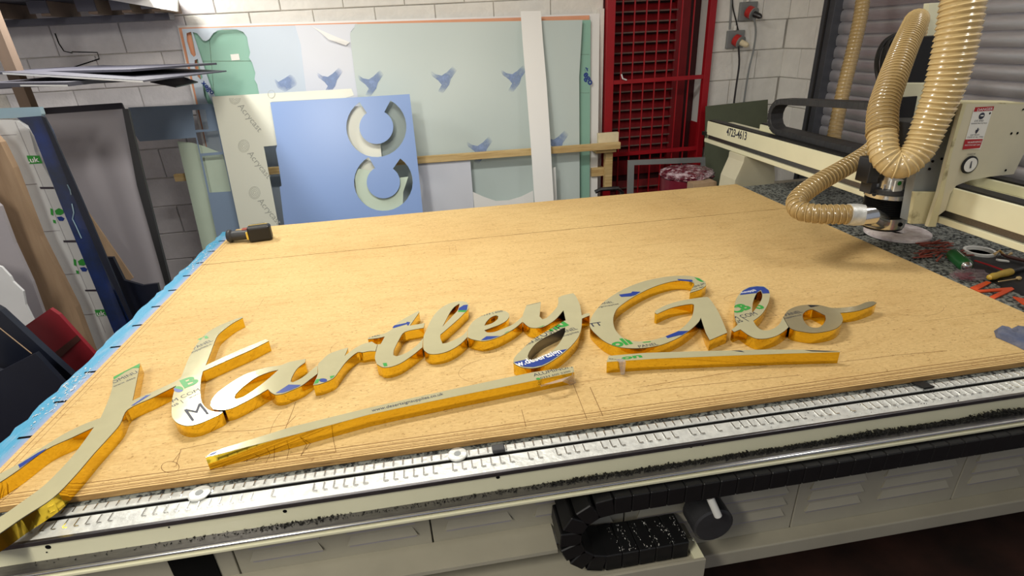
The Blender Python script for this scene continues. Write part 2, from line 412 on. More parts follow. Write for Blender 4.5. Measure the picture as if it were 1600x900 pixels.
MB().tube([ad(971, 116, 4.9)*.0+V((ay(971, 116, YW-.07))), V(ay(973, 123, YW-.075)), V(ay(979, 125, YW-.07))], .006, 6).build('cable_tie', M['white_print'], gate)
# vertical trim beside the gate
trim = st(MB().box(ay(931, 150, YW-.02).x, ay(940.5, 150, YW-.02).x, YW-.035, YW-.01, 0, ay(933, 14, YW-.02).z).build('trim_1', M['block']))

# ---------------------------------------------------------------- roller shutter on the right wall
sh = thing('roller_shutter', 'grey corrugated steel roller shutter behind the machine gantry', 'shutter', (XR, 2, 0))
YS = 4.02
def slatpts(z0, p=.081):
    prof = [(.016, -.004), (.012, .0), (-.006, .003), (-.013, .018), (-.018, .040), (-.014, .060), (-.004, .073), (.010, .078), (.016, .081)]
    return [(XR+a*.62, z0+b*p/.081) for a, b in prof]
zs0 = ax(1290, 72, XR).z % .081
sme = None
for k in range(30):
    if sme is None:
        pr_ = slatpts(0); v = [(x, -1.2, z) for x, z in pr_]+[(x, YS, z) for x, z in pr_]; n = len(pr_)
        f = [(i, i+1, n+i+1, n+i) for i in range(n-1)]
        o = obj('slat', v, f, M['shutter'], sh, True); sme = o.data
        so = o.modifiers.new('t', 'SOLIDIFY'); so.thickness = .002
    else:
        o = bpy.data.objects.new('slat', sme); COL.objects.link(o); o.parent = sh
    o.location = (-XR, -2, zs0+.081*k)
sf0 = ax(1262, 212, XR-.05)
fr = MB().box(XR-.07, XR+.02, 3.97, 4.10, 0, 2.6).build('guide_channel', M['frame'], sh, bevel=.004)
MB().box(XR-.075, XR-.065, 4.03, 4.05, 0, 2.6).build('guide_lip', M['black'], sh)

# ================================================================ CNC TABLE
BZ, TZ, LZ = .88, .90, .94                # bed, board top, letter top
tbl = thing('router_table', 'long cream machine bed with aluminium edge and louvred side panels under the board', 'machine', (.8, 2, 0))
X0, X1 = -1.24, 2.86
SL0 = 1.366
for k in range(-1, 11):                   # bed slats between the T-slots
    y0 = SL0+.163*k+.0065; y1 = SL0+.163*(k+1)-.0065
    if k == -1: y0 = 1.078
    if k == 10: y1 = 3.168
    MB().box(X0+.01, X1, y0, y1, BZ-.022, BZ).build('bed_slat', M['bed'], tbl, bevel=.0015, seg=1)
MB().box(X0+.02, X1-.01, 1.08, 3.165, BZ-.05, BZ-.024).build('bed_base', M['slot'], tbl)
# aluminium edge extrusion with its slot
MB().box(-1.12, X1, 1.052, 1.077, BZ-.03, BZ-.001).build('edge_extrusion', M['alu'], tbl, bevel=.001)
MB().box(-1.12, X1, .989, 1.041, BZ-.03, BZ-.001).build('edge_extrusion', M['alu'], tbl, bevel=.002)
MB().box(-1.12, X1, 1.036, 1.056, BZ-.034, BZ-.004).build('edge_slot', M['slot'], tbl)
tm = MB(); x = -1.05
while x < X1-.05:                          # cast tick marks on both sides of the slot
    wdt = .016
    tm.box(x, x+.0035, 1.0565, 1.074, BZ-.002, BZ+.0016)
    if random.random() < .85:
        tm.box(x+.004, x+.007, 1.012, 1.036, BZ-.002, BZ+.0014); tm.box(x+.007, x+.016, 1.009, 1.0125, BZ-.002, BZ+.0014)
    x += .0235
tag(tm.build('tick_marks', M['aluclean'], tbl), kind='stuff')
MB().box(-1.18, X1, .982, .990, BZ-.012, BZ).build('edge_lip', M['rail'], tbl, bevel=.001)
MB().box(-1.22, X1, .987, 1.034, .818, BZ-.010).build('side_beam', M['cream'], tbl)
hb = MB()
for px, py, r in ((75, 855, .006), (445, 799, .0048), (778, 746, .005), (1080, 698, .004), (1098, 695, .004), (1373, 652, .0045), (264, 824, .002), (97, 845, .002), (73, 863, .0018), (1497, 626, .002)):
    p = ay(px, py, .9865); hb.lathe((p.x, .9868, p.z), [(r, 0), (r*.8, .0012)], 12, (0, -1, 0))
hb.build('bolt_holes', M['slot'], tbl)
# linear rail: ledge, chrome nose and groove
MB().box(-1.22, X1, .958, 1.0, .811, .8185).build('rail_ledge', M['rail'], tbl, bevel=.002)
MB().tube([(-1.22, .9570, .813), (X1, .9570, .813)], .0045, 10).build('guide_rail', M['aluclean'], tbl, True)
MB().box(-1.22, X1, .962, 1.0, .806, .811).build('rail_groove', M['slot'], tbl)
MB().box(-1.24, X1, .950, 1.06, .797, .806).build('lower_flange', M['cream'], tbl, bevel=.002)
# swarf along the ledge
sw = MB()
for i in range(8000):
    u = random.random()**.55; xx = -1.0+u*3.0
    dens = .25+.75*abs(math.sin(xx*7.3)*math.sin(xx*2.9+1)+.35*math.sin(xx*23))
    if xx < .2 and random.random() > .25+.75*math.exp(-((xx+.42)/.09)**2): continue
    h = random.random()**2*.012*(.35+max(0, xx+.2)*.55)*dens
    if -.60 < xx < -.28: h += .006*random.random()*dens
    p = V((xx, random.uniform(.974, .986), .8185+h)); s_ = random.uniform(.0010, .0026)*(1+.35*max(0, min(1.2, xx)))
    n = len(sw.v); sw.v += [p+V([random.uniform(-s_, s_)*1.6 for _ in range(3)]) for _ in range(4)]; sw.f += [(n, n+1, n+2), (n, n+3, n+1), (n+1, n+3, n+2), (n, n+2, n+3)]
for i in range(900):
    xx = random.uniform(.7, 2.2); p = V((xx, random.uniform(.995, 1.075), BZ+.002)); s_ = .0016*random.random()+.0006
    n = len(sw.v); sw.v += [p+V([random.uniform(-s_, s_) for _ in range(3)]) for _ in range(4)]; sw.f += [(n, n+1, n+2), (n, n+3, n+1), (n+1, n+3, n+2), (n, n+2, n+3)]
swo = sw.build('swarf', M['chips'], None); tag(swo, 'black plastic swarf lying along the machine ledge', 'swarf', kind='stuff')
# body of the bed with louvred panels
MB().box(-1.2, X1-.02, 1.07, 3.20, .42, BZ-.05).build('bed_body', M['creamshade'], tbl)
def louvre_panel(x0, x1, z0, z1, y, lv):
    p = MB().box(x0+.002, x1-.002, y, y+.01, z0, z1).build('side_panel', M['creamshade'], tbl, bevel=.002)
    for (a, b, z) in lv:
        o = MB()
        n = len(o.v)
        o.v += [V(q) for q in ((a+.012, y, z+.026), (b-.012, y, z+.026), (b, y-.008, z+.002), (a, y-.008, z+.002), (a, y, z-.004), (b, y, z-.004))]
        o.f += [(0, 3, 2, 1), (3, 4, 5, 2), (0, 4, 3), (1, 2, 5)]
        o.build('louvre', M['creamshade'], p)
        MB().box(a+.004, b-.004, y-.0015, y+.001, z-.010, z-.004).build('louvre_gap', M['greypanel'], p)
xs = [-1.2, -.60, -.11, .42, .95, 1.50, 2.05, 2.60]
MB().box(-1.2, X1-.02, 1.045, 1.07, .72, .797).build('panel_header', M['creamshade'], tbl)
for a, b in zip(xs, xs[1:]):
    if a < -1.1: louvre_panel(a, b, .43, .72, 1.045, []); continue
    lv = [(a+.035, a+.215, z) for z in (.70, .655, .585, .54, .495)]+[(a+.275, b-.035, z) for z in (.70, .655, .585, .54, .495)]
    louvre_panel(a, b, .43, .735, 1.045, lv)
MB().box(-1.2, .21, .96, 1.045, .600, .612).build('panel_ledge', M['creamshade'], tbl)
MB().box(-1.2, X1-.02, 1.0, 1.05, .375, .43).build('bottom_rail', M['creamshade'], tbl, bevel=.004)
MB().box(X1-.28, X1-.16, 1.0, 1.09, .0, .43).build('bed_leg', M['creamshade'], tbl)
MB().box(-1.15, -1.03, 1.0, 1.09, .0, .43).build('bed_leg', M['creamshade'], tbl)
for xx in (-1.1, .7, 2.5): MB().box(xx, xx+.12, 3.3, 3.4, .0, .43).build('bed_leg', M['creamshade'], tbl)
MB().box(.9, 1.0, 1.5, 1.6, 0, .43).build('bed_leg', M['creamshade'], tbl)
p0, p1 = ay(336, 878, 1.04), ay(262, 880, 1.04)
MB().box(p1.x, p0.x, 1.041, 1.046, .55, .70).build('panel_opening', M['slot'], tbl)
# tray that carries the cable chain
MB().box(-.55, .60, .915, 1.04, .522, .530).box(-.55, .60, .910, .918, .478, .543).build('chain_tray', M['creamshade'], tbl, bevel=.001)
MB().prism([(.60, .912, .54), (.60, .912, .44), (.58, .912, .455), (.572, .912, .54)], [], (0, .07, 0)).build('tray_bracket', M['cream'], tbl)
# small things along the edge slot
for px, py in ((312, 772), (715, 711)):
    p = az(px, py, BZ)
    o = MB().lathe((p.x, p.y, BZ+.0006), [(.0245, 0), (.0245, .003), (.022, .0042), (.009, .0044)], 28).build('washer', M['alu'])
    tag(o, 'round aluminium clamp disc in the edge slot, ' + ('left one below the long underline bar' if px < 500 else 'right one beside the black clip'), 'washer', 'clamp discs in the edge slot')
    MB().lathe((p.x, p.y, BZ+.0046), [(.009, 0), (.0085, .0012)], 12).build('bolt_head', M['grey'], o)
p = az(779, 704, BZ); tag(MB().box(p.x-.016, p.x+.016, p.y-.012, p.y+.012, BZ+.0005, BZ+.012).build('slot_clip', M['chain'], None, bevel=.003), 'small black plastic clip in the edge slot below the bar', 'clip')
p = az(1447, 603, BZ); tag(MB().obox((p.x-.02, p.y-.014, BZ+.0018), (.032, 0, 0), (-.012, .03, 0), (0, 0, .005)).build('slot_block', M['black'], None), 'dark flat block in the edge slot near the right end', 'block')

# ---------------------------------------------------------------- black cable chain under the flange (front)
def chain(root, path, width_vec, th, pitch, m, name='link'):
    path = resample([V(p) for p in path], pitch)
    if path and (path[-1]-path[0]).length < 1e-6: path.pop()
    for a, b in zip(path, path[1:]):
        t = (b-a); L = t.length; t.normalize(); w_ = V(width_vec); n_ = t.cross(w_).normalized()
        mb = MB().obox(a-n_*th/2-w_/2+t*L*.01, t*L*.98, w_, n_*th)
        mb.build(name, m, root, bevel=th*.045, seg=1)
        MB().obox(a-n_*th*.42-w_*.46-t*L*.05, t*L*.14, w_*.92, n_*th*.84).build('link_pin', M['slot'], root)
ch = thing('cable_chain', 'black cable chain looping back along the front side of the machine bed', 'cable chain', (.4, .95, .6))
pts = []
zc, R_, yc = .663, .100, .982
for i in range(14): pts.append((2.05-(2.05-.335)*i/13, yc, zc+R_))
for i in range(1, 14):
    t = math.pi*i/14; pts.append((.335-R_*math.sin(t)*1.0, yc, zc+R_*math.cos(t)))
for i in range(8): pts.append((.335+(.60-.335)*i/7, yc, zc-R_))
chain(ch, pts, (0, .10, 0), .056, .046, M['black'])
MB().lathe((.635, .95, .612), [(.050, 0), (.056, .004), (.056, .07), (.05, .074)], 28, (0, 1, 0)).build('end_cap', M['chain'], ch)
MB().lathe(ay(1122, 806, .93), [(.010, 0), (.010, .06)], 14, (-.35, .25, .9)).build('cable_plug', M['lab'], ch)
MB().box(.345, .60, 1.026, 1.036, .690, .702).build('label_strip', M['lab'], ch)
fk = MB()
for i in range(170):
    cx0 = random.choice([.37, .40, .44, .47, .51, .55]); x_ = cx0+random.gauss(0, .006); y_ = random.uniform(.935, 1.02); s_ = random.uniform(.0006, .002); p = V((x_+(y_-.98)*-.15, y_, zc-R_+.0285)); n = len(fk.v)
    fk.v += [p+V((random.uniform(-s_, s_), random.uniform(-s_, s_)*2.5, random.uniform(-.0008, .0008))) for _ in range(4)]; fk.f += [(n, n+1, n+2), (n, n+3, n+1), (n+1, n+3, n+2), (n, n+2, n+3)]
o = fk.build('white_flakes', M['lab'], ch); o['kind'] = 'stuff'

# ---------------------------------------------------------------- MDF spoil boards
BX0, BX1 = -1.162, 1.908
YN, YM, YF = 1.086, 2.612, 3.168
def board(name, y0, y1, lab):
    b = bmesh.new()
    # slightly worn outline
    N = 60; pts = []
    for i in range(N+1): pts.append((BX0+(BX1-BX0)*i/N, y0+random.uniform(0, .0012)))
    for i in range(N+1): pts.append((BX1-(BX1-BX0)*i/N, y1-random.uniform(0, .0025)))
    o = MB().prism([(x, y, BZ+.0035) for x, y in pts], [], (0, 0, TZ-BZ-.0035)).build(name, M['mdf'])
    MB().box(BX0+.004, BX1-.004, y0+.004, y1-.004, BZ+.0005, BZ+.0034).build('shadow_gap', M['slot'], o)  # dark inset slab drawn as the shadow line under the board
    o.data.materials.append(M['mdfedge'])
    for p in o.data.polygons:
        if abs(p.normal.z) < .5: p.material_index = 1
    return tag(o, lab, 'board')
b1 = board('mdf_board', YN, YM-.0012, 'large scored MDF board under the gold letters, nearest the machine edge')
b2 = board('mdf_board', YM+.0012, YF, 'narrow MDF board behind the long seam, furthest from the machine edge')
sc = MB()
def score(px, w_=.0014, closed=False, raw=False):
    P = [V((p[0], p[1], TZ)) if raw else az(p[0], p[1], TZ) for p in px]
    if closed: P.append(P[0])
    for a, b in zip(P, P[1:]):
        d = (b-a)
        if d.length < 1e-5: continue
        if not all(BX0+.01 < q.x < BX1-.01 and YN+.004 < q.y < YF-.01 for q in (a, b)): continue
        s_ = V((-d.y, d.x, 0)).normalized()*w_/2; n = len(sc.v); z = V((0, 0, .0002))
        sc.v += [a-s_+z, b-s_+z, b+s_+z, a+s_+z]; sc.f.append((n, n+1, n+2, n+3))
def arc(cx, cy, rx, ry, a0, a1, n=18): return [(cx+rx*math.cos(math.radians(a0+(a1-a0)*i/n)), cy+ry*math.sin(math.radians(a0+(a1-a0)*i/n))) for i in range(n+1)]
for yy, w_ in ((1.093, .0022), (1.0995, .0018), (1.1035, .0012), (1.112, .0022), (1.117, .0012), (1.1275, .0022)): score([(BX0+.02+i*.06, yy+random.uniform(-.0006, .0006)) for i in range(51)], w_, raw=True)
for xx, w_ in ((-1.147, .0016), (-1.13, .001)): score([(xx+random.uniform(-.0008, .0008), YN+.02+i*.05) for i in range(41)], w_, raw=True)
score([(470, 712), (490, 687), (520, 682), (525, 706)], closed=True); score([(398, 722), (430, 690), (428, 720)]); score([(415, 724), (432, 690), (455, 688), (448, 718)], .0011)
score([(350, 742), (362, 700)]); score([(385, 722), (402, 693)]); score([(470, 712), (484, 686)]); score([(895, 598), (917, 655)]); score([(922, 605), (942, 650)], .0018); score([(815, 640), (822, 667)])
score(arc(266, 730, 14, 9, 0, 360)); score([(275, 728), (283, 702), (340, 690)]); score([(270, 722), (282, 706)])
score([(445, 672), (458, 640), (462, 628)]); score([(330, 676), (400, 672), (448, 664), (462, 650)]); score([(0, 770), (40, 748)]); score([(20, 765), (55, 722)], .0016); score([(0, 786), (60, 735)], .0014)
score([(960, 620), (1040, 607), (1130, 598), (1250, 586)]); score([(1310, 566), (1400, 555), (1480, 548)]); score([(1000, 605), (1200, 572)])
for k in range(46):
    x = random.uniform(-1, 1.7); y = random.uniform(1.25, 3.1); t = random.random()
    if t < .45:
        L = random.uniform(.15, .9); score([(x+L*i/6, y+random.uniform(-.002, .002)) for i in range(7)], .0007, raw=True)
    elif t < .7:
        a, b = random.uniform(.03, .16), random.uniform(.03, .10); score([(x, y), (x+a, y), (x+a, y+b), (x, y+b)], .0007, True, True)
    else: score(arc(x, y, random.uniform(.03, .13), random.uniform(.03, .12), random.uniform(0, 180), random.uniform(200, 360), 22), .0008, raw=True)
so = sc.build('score_marks', M['score'], b1); so['kind'] = 'stuff'
sp = MB()
for i in range(260):
    p = V((random.uniform(BX0, BX1), random.uniform(YN, 2.5), TZ+.0008)); s_ = random.uniform(.0008, .002); n = len(sp.v)
    sp.v += [p+V([random.uniform(-s_, s_) for _ in range(3)]) for _ in range(4)]; sp.f += [(n, n+1, n+2), (n, n+3, n+1), (n+1, n+3, n+2), (n, n+2, n+3)]
tag(sp.build('sawdust_specks', M['mdfedge']), 'tiny brown chips scattered over the near MDF board', 'dust', kind='stuff')
# blue painted edge strip with slots cut in it
pts = [(-1.166, 1.08), (-1.166, 3.17)]
y = 3.17
while y > 1.08: pts.append((-1.243+random.uniform(-.006, .008), y)); y -= .035
bs = MB().prism([(x, y, BZ+.0005) for x, y in pts], [], (0, 0, .010)).build('edge_strip', M['blue'])
tag(bs, 'rough light-blue painted strip along the left edge of the bed', 'strip')
sl = MB()
for k in range(11):
    yy = SL0+.163*k
    MB().box(-1.207, -1.152+random.uniform(-.012, .0), yy-.004, yy+.004, BZ+.0108, BZ+.0118).build('slot_mark', M['slot'], bs)
fl = MB()
for i in range(240):
    yy = random.choice([1.60, 1.66, 2.75, 2.66, 2.9, 1.5])+random.gauss(0, .05); p = V((random.uniform(-1.23, -1.18), min(3.15, max(1.1, yy)), BZ+.0118)); s_ = random.uniform(.002, .005); n = len(fl.v)
    fl.v += [p+V((random.uniform(-s_, s_), random.uniform(-s_, s_)*2, random.uniform(-.0008, .0012))) for _ in range(4)]; fl.f += [(n, n+1, n+2), (n, n+3, n+1), (n+1, n+3, n+2), (n, n+2, n+3)]
f2 = fl.build('paint_flakes', M['wrap'], bs); f2['kind'] = 'stuff'

# ================================================================ GOLD LETTERS (outlines on the plane of their top faces)
def loop3(px, z=LZ): return [V((p.x, p.y, z)) for p in [az(a, b, z) for a, b in [(q.x, q.y) for q in smoothloop(px)]]]
def letter(label, outer, holes=(), grey_holes=(), facemat='film', prints=()):
    O = loop3(outer); H = [loop3(h) for h in holes]
    cx = sum(p.x for p in O)/len(O); cy = sum(p.y for p in O)/len(O)
    t = thing('sign_letter', label, 'sign letter', (cx, cy, TZ), 'gold letters laid out on the board')
    down = V((0, 0, -(LZ-TZ)+.0016))
    top = [V((p.x, p.y, LZ-.0011)) for p in O]
    mb = MB().wall(top, down)
    for i, h in enumerate(H):
        if i not in grey_holes: mb.wall([V((p.x, p.y, LZ-.0011)) for p in h], down)
    mb.build('return_band', M['gold'], t)
    for i in grey_holes: MB().wall([V((p.x, p.y, LZ-.0011)) for p in H[i]], down).build('inner_return', M['steelgrey'], t)
    f = MB().prism([V((p.x, p.y, LZ-.0010)) for p in O], [[V((p.x, p.y, LZ-.0010)) for p in h] for h in H], (0, 0, .0010)).build('face', M[facemat], t)
    e = MB()
    def off(l):
        n = len(l); A = sum(l[i].x*l[(i+1) % n].y-l[(i+1) % n].x*l[i].y for i in range(n)); sg = (1 if A > 0 else -1)*(1 if l is O else -1); o_ = []
        for i in range(n):
            d = (l[(i+1) % n]-l[i-1]); q_ = V((d.y, -d.x, 0)); q_ = q_.normalized() if q_.length > 1e-9 else q_; o_.append(l[i]+q_*.0004*sg)
        return o_
    for l in [O]+H:       # thin dark cut edge between face and return
        e.wall([V((p.x, p.y, LZ-.0010)) for p in off(l)], (0, 0, -.0013))
    e.build('cut_edge', M['chain'], t)
    clip = (O, H)
    for pr_ in prints:
        k = pr_[0]
        if k == 'T':
            _, s_, a, b, mk, bold, hs = pr_
            A, B = az(*a, LZ), az(*b, LZ); text('printed_text', s_, A, B, (0, 0, 1), M[mk], t, bold, hs*1.35, clip, .0004 if mk != 'white_print' else .0009)
        else:
            _, poly, mk = pr_
            P = [az(a, b, LZ)+V((0, 0, .0002)) for a, b in poly]
            MB().prism(P, [], (0, 0, .0003)).build('printed_mark', M[mk], t)
    return t
H_ = [(219, 567), (213, 597), (207, 626), (222, 619), (240, 611.5), (276, 594.5), (283, 588.5), (288, 576), (295, 559), (301, 548), (310, 534), (324, 519.5), (340, 510), (361, 501), (379, 494.5), (379, 496.5), (364, 504.5), (348.5, 516), (340, 524), (334.5, 536), (327.5, 555), (321, 571), (340, 562), (371, 548), (415, 530), (420, 532.5), (389, 548), (357, 562), (317, 580),
      (314, 592), (313, 611), (315, 627), (320.5, 636), (327.5, 641), (336, 643.2), (348, 643.4), (343, 647.5), (329, 654), (310, 662), (294, 665), (282, 663), (274, 658.5), (269, 651.5), (268, 641), (269, 625), (271.5, 613), (275, 602.5),
      (240, 620), (199, 640), (187, 663), (170, 683), (147, 708), (117, 743), (82, 778), (33, 810), (0, 833), (-45, 861), (-70, 845), (-40, 832), (0, 808), (33, 785), (67, 760), (90, 738), (113, 713), (133, 687), (147, 667),
      (113, 683), (72, 702), (30, 733), (0, 753), (-40, 776), (-52, 768), (0, 740), (28, 725), (60, 703), (100, 678), (133, 662), (157, 653), (163, 640), (170, 623), (175, 607), (177, 590)]
letter('large gold letter H with a long sweeping left leg running off the board', H_, prints=[
 ('P', [(177.3, 589), (218.3, 568), (217.5, 575), (208, 575), (196, 581), (178, 593)], 'green_print'),
 ('T', 'OMINU', (177.5, 599.5), (216, 582), 'dark_print', .01, .95), ('T', 'www dese', (178, 605), (212, 590.5), 'dark_print', 0, .8),
 ('P', [(28.5, 726.5), (60, 707), (73, 700.5), (68, 705.5), (31, 731.5)], 'blue_print'), ('P', [(205, 634), (228, 618), (236, 616.5), (209, 633.5)], 'blue_print'),
 ('P', [(308, 530.5), (313, 531.5), (317, 527), (319.5, 526.5), (320.5, 529.5), (326, 528), (323, 524.5), (314, 528)], 'green_print'),
 ('T', 'PANEL', (304, 546), (333.5, 532.5), 'dark_print', .015, .9), ('T', 'supplies.c', (299.5, 552), (331.5, 538), 'dark_print', 0, .8),
 ('P', arc(279, 608, 7.5, 5, 20, 200, 10), 'blue_print'), ('P', arc(279, 608.5, 7.5, 5, 20, -160, 10), 'green_print'),
 ('T', 'B', (288, 606.5), (312, 597), 'green_print', .04, .75), ('T', 'M COM', (270.5, 629), (313, 610), 'dark_print', .01, .85), ('T', 'www', (296, 623), (313, 615), 'dark_print', 0, .8), ('T', 'us |', (270, 636), (286, 628.5), 'dark_print', 0, .8),
 ('T', 'M', (300, 658.5), (327, 646.5), 'dark_print', .006, 1.15)])
A_ = [(348, 640.4), (333.3, 639.3), (328.7, 633.3), (330.7, 625.3), (340, 613.3), (360, 598.7), (380, 586.7), (400, 578.7), (420, 573.3), (437.3, 571), (453, 565.3), (477.3, 560.7), (476.7, 566), (464, 576), (456, 589.3), (454, 596), (457.3, 597.6), (473.3, 589.3), (489.3, 576), (495.8, 571), (496.2, 583.6),
      (485.3, 592), (470.7, 602.7), (456, 609.3), (442.7, 614.7), (430.7, 616.3), (424, 613.3), (418.7, 608), (400, 618.7), (380, 629.3), (362.7, 637.3)]
letter('gold letter a with a slim slanted eye, right after the H', A_, [[(435.3, 577.3), (416, 582.7), (397.3, 591.3), (380, 604), (368, 616), (366, 622), (369.3, 623.7), (380, 620), (394.7, 610.7), (410.7, 598.7), (425.3, 586.7)]], prints=[
 ('P', [(430.5, 614.5), (451, 601), (470, 601.5), (467, 604), (453, 610), (442, 613.8)], 'blue_print')])
letter('gold letter r with a flat slanted foot, between the a and the t', [(496.8, 569.8), (503.3, 562.4), (514, 553), (530, 546.9), (543.5, 543), (543.3, 545), (538.3, 556.2), (548.4, 548.4), (557.8, 542.2), (567, 537.5), (581, 533.7), (587, 537.5), (589.5, 538.1), (586.8, 548.2), (576.4, 548.4), (566.3, 550.3), (559.3, 550), (550, 556.2), (539, 567), (529.8, 579.5), (522, 589.6), (512.7, 595), (498.7, 600), (489.3, 601.3), (496.6, 584.3)], prints=[
 ('P', [(490.5, 600), (494, 593), (502, 591.5), (499, 594), (497, 598.5)], 'green_print'), ('P', arc(505, 594.3, 6.2, 2.9, 0, 360, 16), 'blue_print'), ('P', [(515.5, 588), (523, 586.5), (521, 589.5), (516.5, 592)], 'green_print')])
letter('gold letter t with a short crossbar and pointed top, left of the first l', [(590.3, 538.2), (595, 537.5), (601.3, 525.6), (588.9, 528.2), (574.9, 529.8), (574.9, 527.9), (588.9, 523.5), (601.3, 520.7), (613.7, 513.4), (620, 504.9), (635.5, 495.6), (654.2, 485.4), (655, 487.8), (640.2, 508.8), (663.5, 504.9), (662, 511.9), (632.4, 518.4), (623, 531.3), (615.3, 546.9), (614.5, 554.6), (620, 556.5), (635.5, 550.8), (651, 539.9), (660.8, 528.6), (659.9, 542.6), (644.9, 554.6), (626.2, 567), (610.6, 572.8), (598.2, 573.6), (588.9, 568.6), (585.8, 559.3), (587.6, 548.8)], prints=[
 ('T', 'NEL', (577, 528.2), (594, 524.2), 'dark_print', .01, .75), ('P', [(612.8, 512.6), (616, 508.5), (635, 504.5), (635.5, 502.8), (641, 503.5), (638.5, 508.5), (636, 508.5), (636, 506.5), (616, 512.5)], 'blue_print'), ('P', [(598, 567.5), (604, 567), (605.5, 571.8), (600, 572.8)], 'green_print')])
letter('gold letter l with a narrow open loop, between the t and the e', [(661.3, 541), (662, 525.3), (666.7, 514.7), (672, 502.7), (680, 490), (691, 480), (705, 473), (720, 470.5), (729, 472), (732.5, 477), (731.3, 483.3), (725.3, 489.3), (718.7, 496), (706.7, 506.7), (696, 516), (688, 522.7), (688, 528), (691.3, 536.7), (697.3, 536), (710.7, 530.7), (722.7, 524), (730.2, 516), (730.2, 526.6), (720, 536.7), (706.7, 545.3), (693.3, 550.7), (680, 553), (669.3, 552), (662.7, 547.3)],
 [[(717.7, 474.3), (709.3, 480), (702.7, 488.7), (696, 501.3), (691.3, 510.4), (697.3, 504), (706.7, 494), (714.7, 485.3), (717.6, 477.3)]], prints=[('P', [(717, 481.5), (724.5, 476.8), (731, 476.3), (729.5, 484.5), (716, 484.8)], 'blue_print'), ('P', [(716, 485), (729.3, 484.7), (727, 487.6), (715.5, 487.4)], 'green_print')])
letter('gold letter e with a small tilted eye, between the l and the y', [(730.9, 515.5), (732, 512), (738.7, 502.7), (749.3, 495.3), (764, 489.3), (778.7, 485.3), (789.3, 486), (795.3, 490), (795.3, 495.3), (790.7, 501.3), (780, 507.3), (769.3, 511.3), (756.7, 516), (761.3, 519.3), (772, 518.7), (786.7, 513.3), (802.7, 506), (813.3, 497.3), (815.8, 494.5), (816.3, 502.8), (805.3, 512), (793.3, 519.3), (780, 526), (766.7, 530.7), (754.7, 532.7), (744, 531.3), (736, 529.3), (731, 526.9)],
 [[(756.7, 508.7), (760, 502.7), (766.7, 496), (774.7, 492.7), (778.7, 494), (777.3, 498.7), (770.7, 504), (762.7, 507.3)]], prints=[('T', '0333 | 600', (751, 494.4), (786, 486.8), 'dark_print', 0, .6), ('P', [(751.5, 531.6), (760, 525.5), (781, 525.2), (767, 530), (757, 531.6)], 'blue_print'), ('P', [(788, 521), (793, 518), (796, 517), (790.5, 520.4)], 'green_print')])
Y_ = [(816.9, 502.9), (816.4, 494), (822.7, 476.7), (844.9, 471.7), (844.4, 480.2), (843, 494.4), (847.6, 498.9), (854.7, 496.2), (865.3, 485.6), (871.6, 476.7), (872.4, 465), (879.6, 461.6), (895.6, 458), (900, 463.3), (906.2, 476.7), (908.9, 492.7), (915, 490), (921.2, 489.5), (921.2, 492.7), (909.4, 497.6), (908.4, 512.2), (903.6, 526.4), (893.8, 538.9), (886.7, 546), (876, 554.9), (860, 565.6), (847.6, 571.8), (833.3, 575), (819, 574.4), (808.4, 570.9), (802.2, 566.8), (804, 558.4), (815.6, 546), (833.3, 530), (851, 519.3), (863.6, 512.2), (881.3, 501.6), (884, 500.7), (880.4, 484.7), (868.9, 498), (856.4, 506.9), (845.8, 511.3), (835, 512.2), (826, 510.4)]
letter('gold letter y with a blue printed band across its looped tail', Y_, [[(883, 511.3), (868.9, 518.4), (851, 527.3), (836.9, 537), (827, 549.6), (824.4, 556.7), (826.2, 561), (831.6, 562.4), (842, 558.4), (856.4, 552.2), (868.9, 542.4), (877.8, 530), (883, 518.5)]], (0,), prints=[
 ('T', 'nd', (859, 517.5), (888.5, 507.5), 'green_print', .05, .75), ('T', 'MPOSITE', (832, 534.5), (881, 513), 'dark_print', .01, 1.0), ('T', 'ANEL', (882, 521), (903, 514.3), 'dark_print', .01, .9), ('T', 'supplies', (880, 526), (905, 519), 'dark_print', 0, .6), ('T', 'www.dese', (821, 541), (849, 529), 'dark_print', 0, .7),
 ('P', [(803, 566), (824.5, 561.2), (827, 564), (832, 565), (843, 560.8), (857, 554.6), (866, 549), (886, 545.5), (875, 554.4), (859.5, 564.6), (847, 570.8), (833, 573.8), (819.5, 573.3), (809, 569.8)], 'blue_print'),
 ('T', 'w.desertsign', (809, 573.5), (879, 551.5), 'white_print', .02, .95), ('P', [(839, 512.2), (845, 510.2), (851, 508), (848, 510.2)], 'green_print'), ('T', 'COMPOSITE', (823, 477.8), (844.5, 472.8), 'dark_print', .0, .4)])
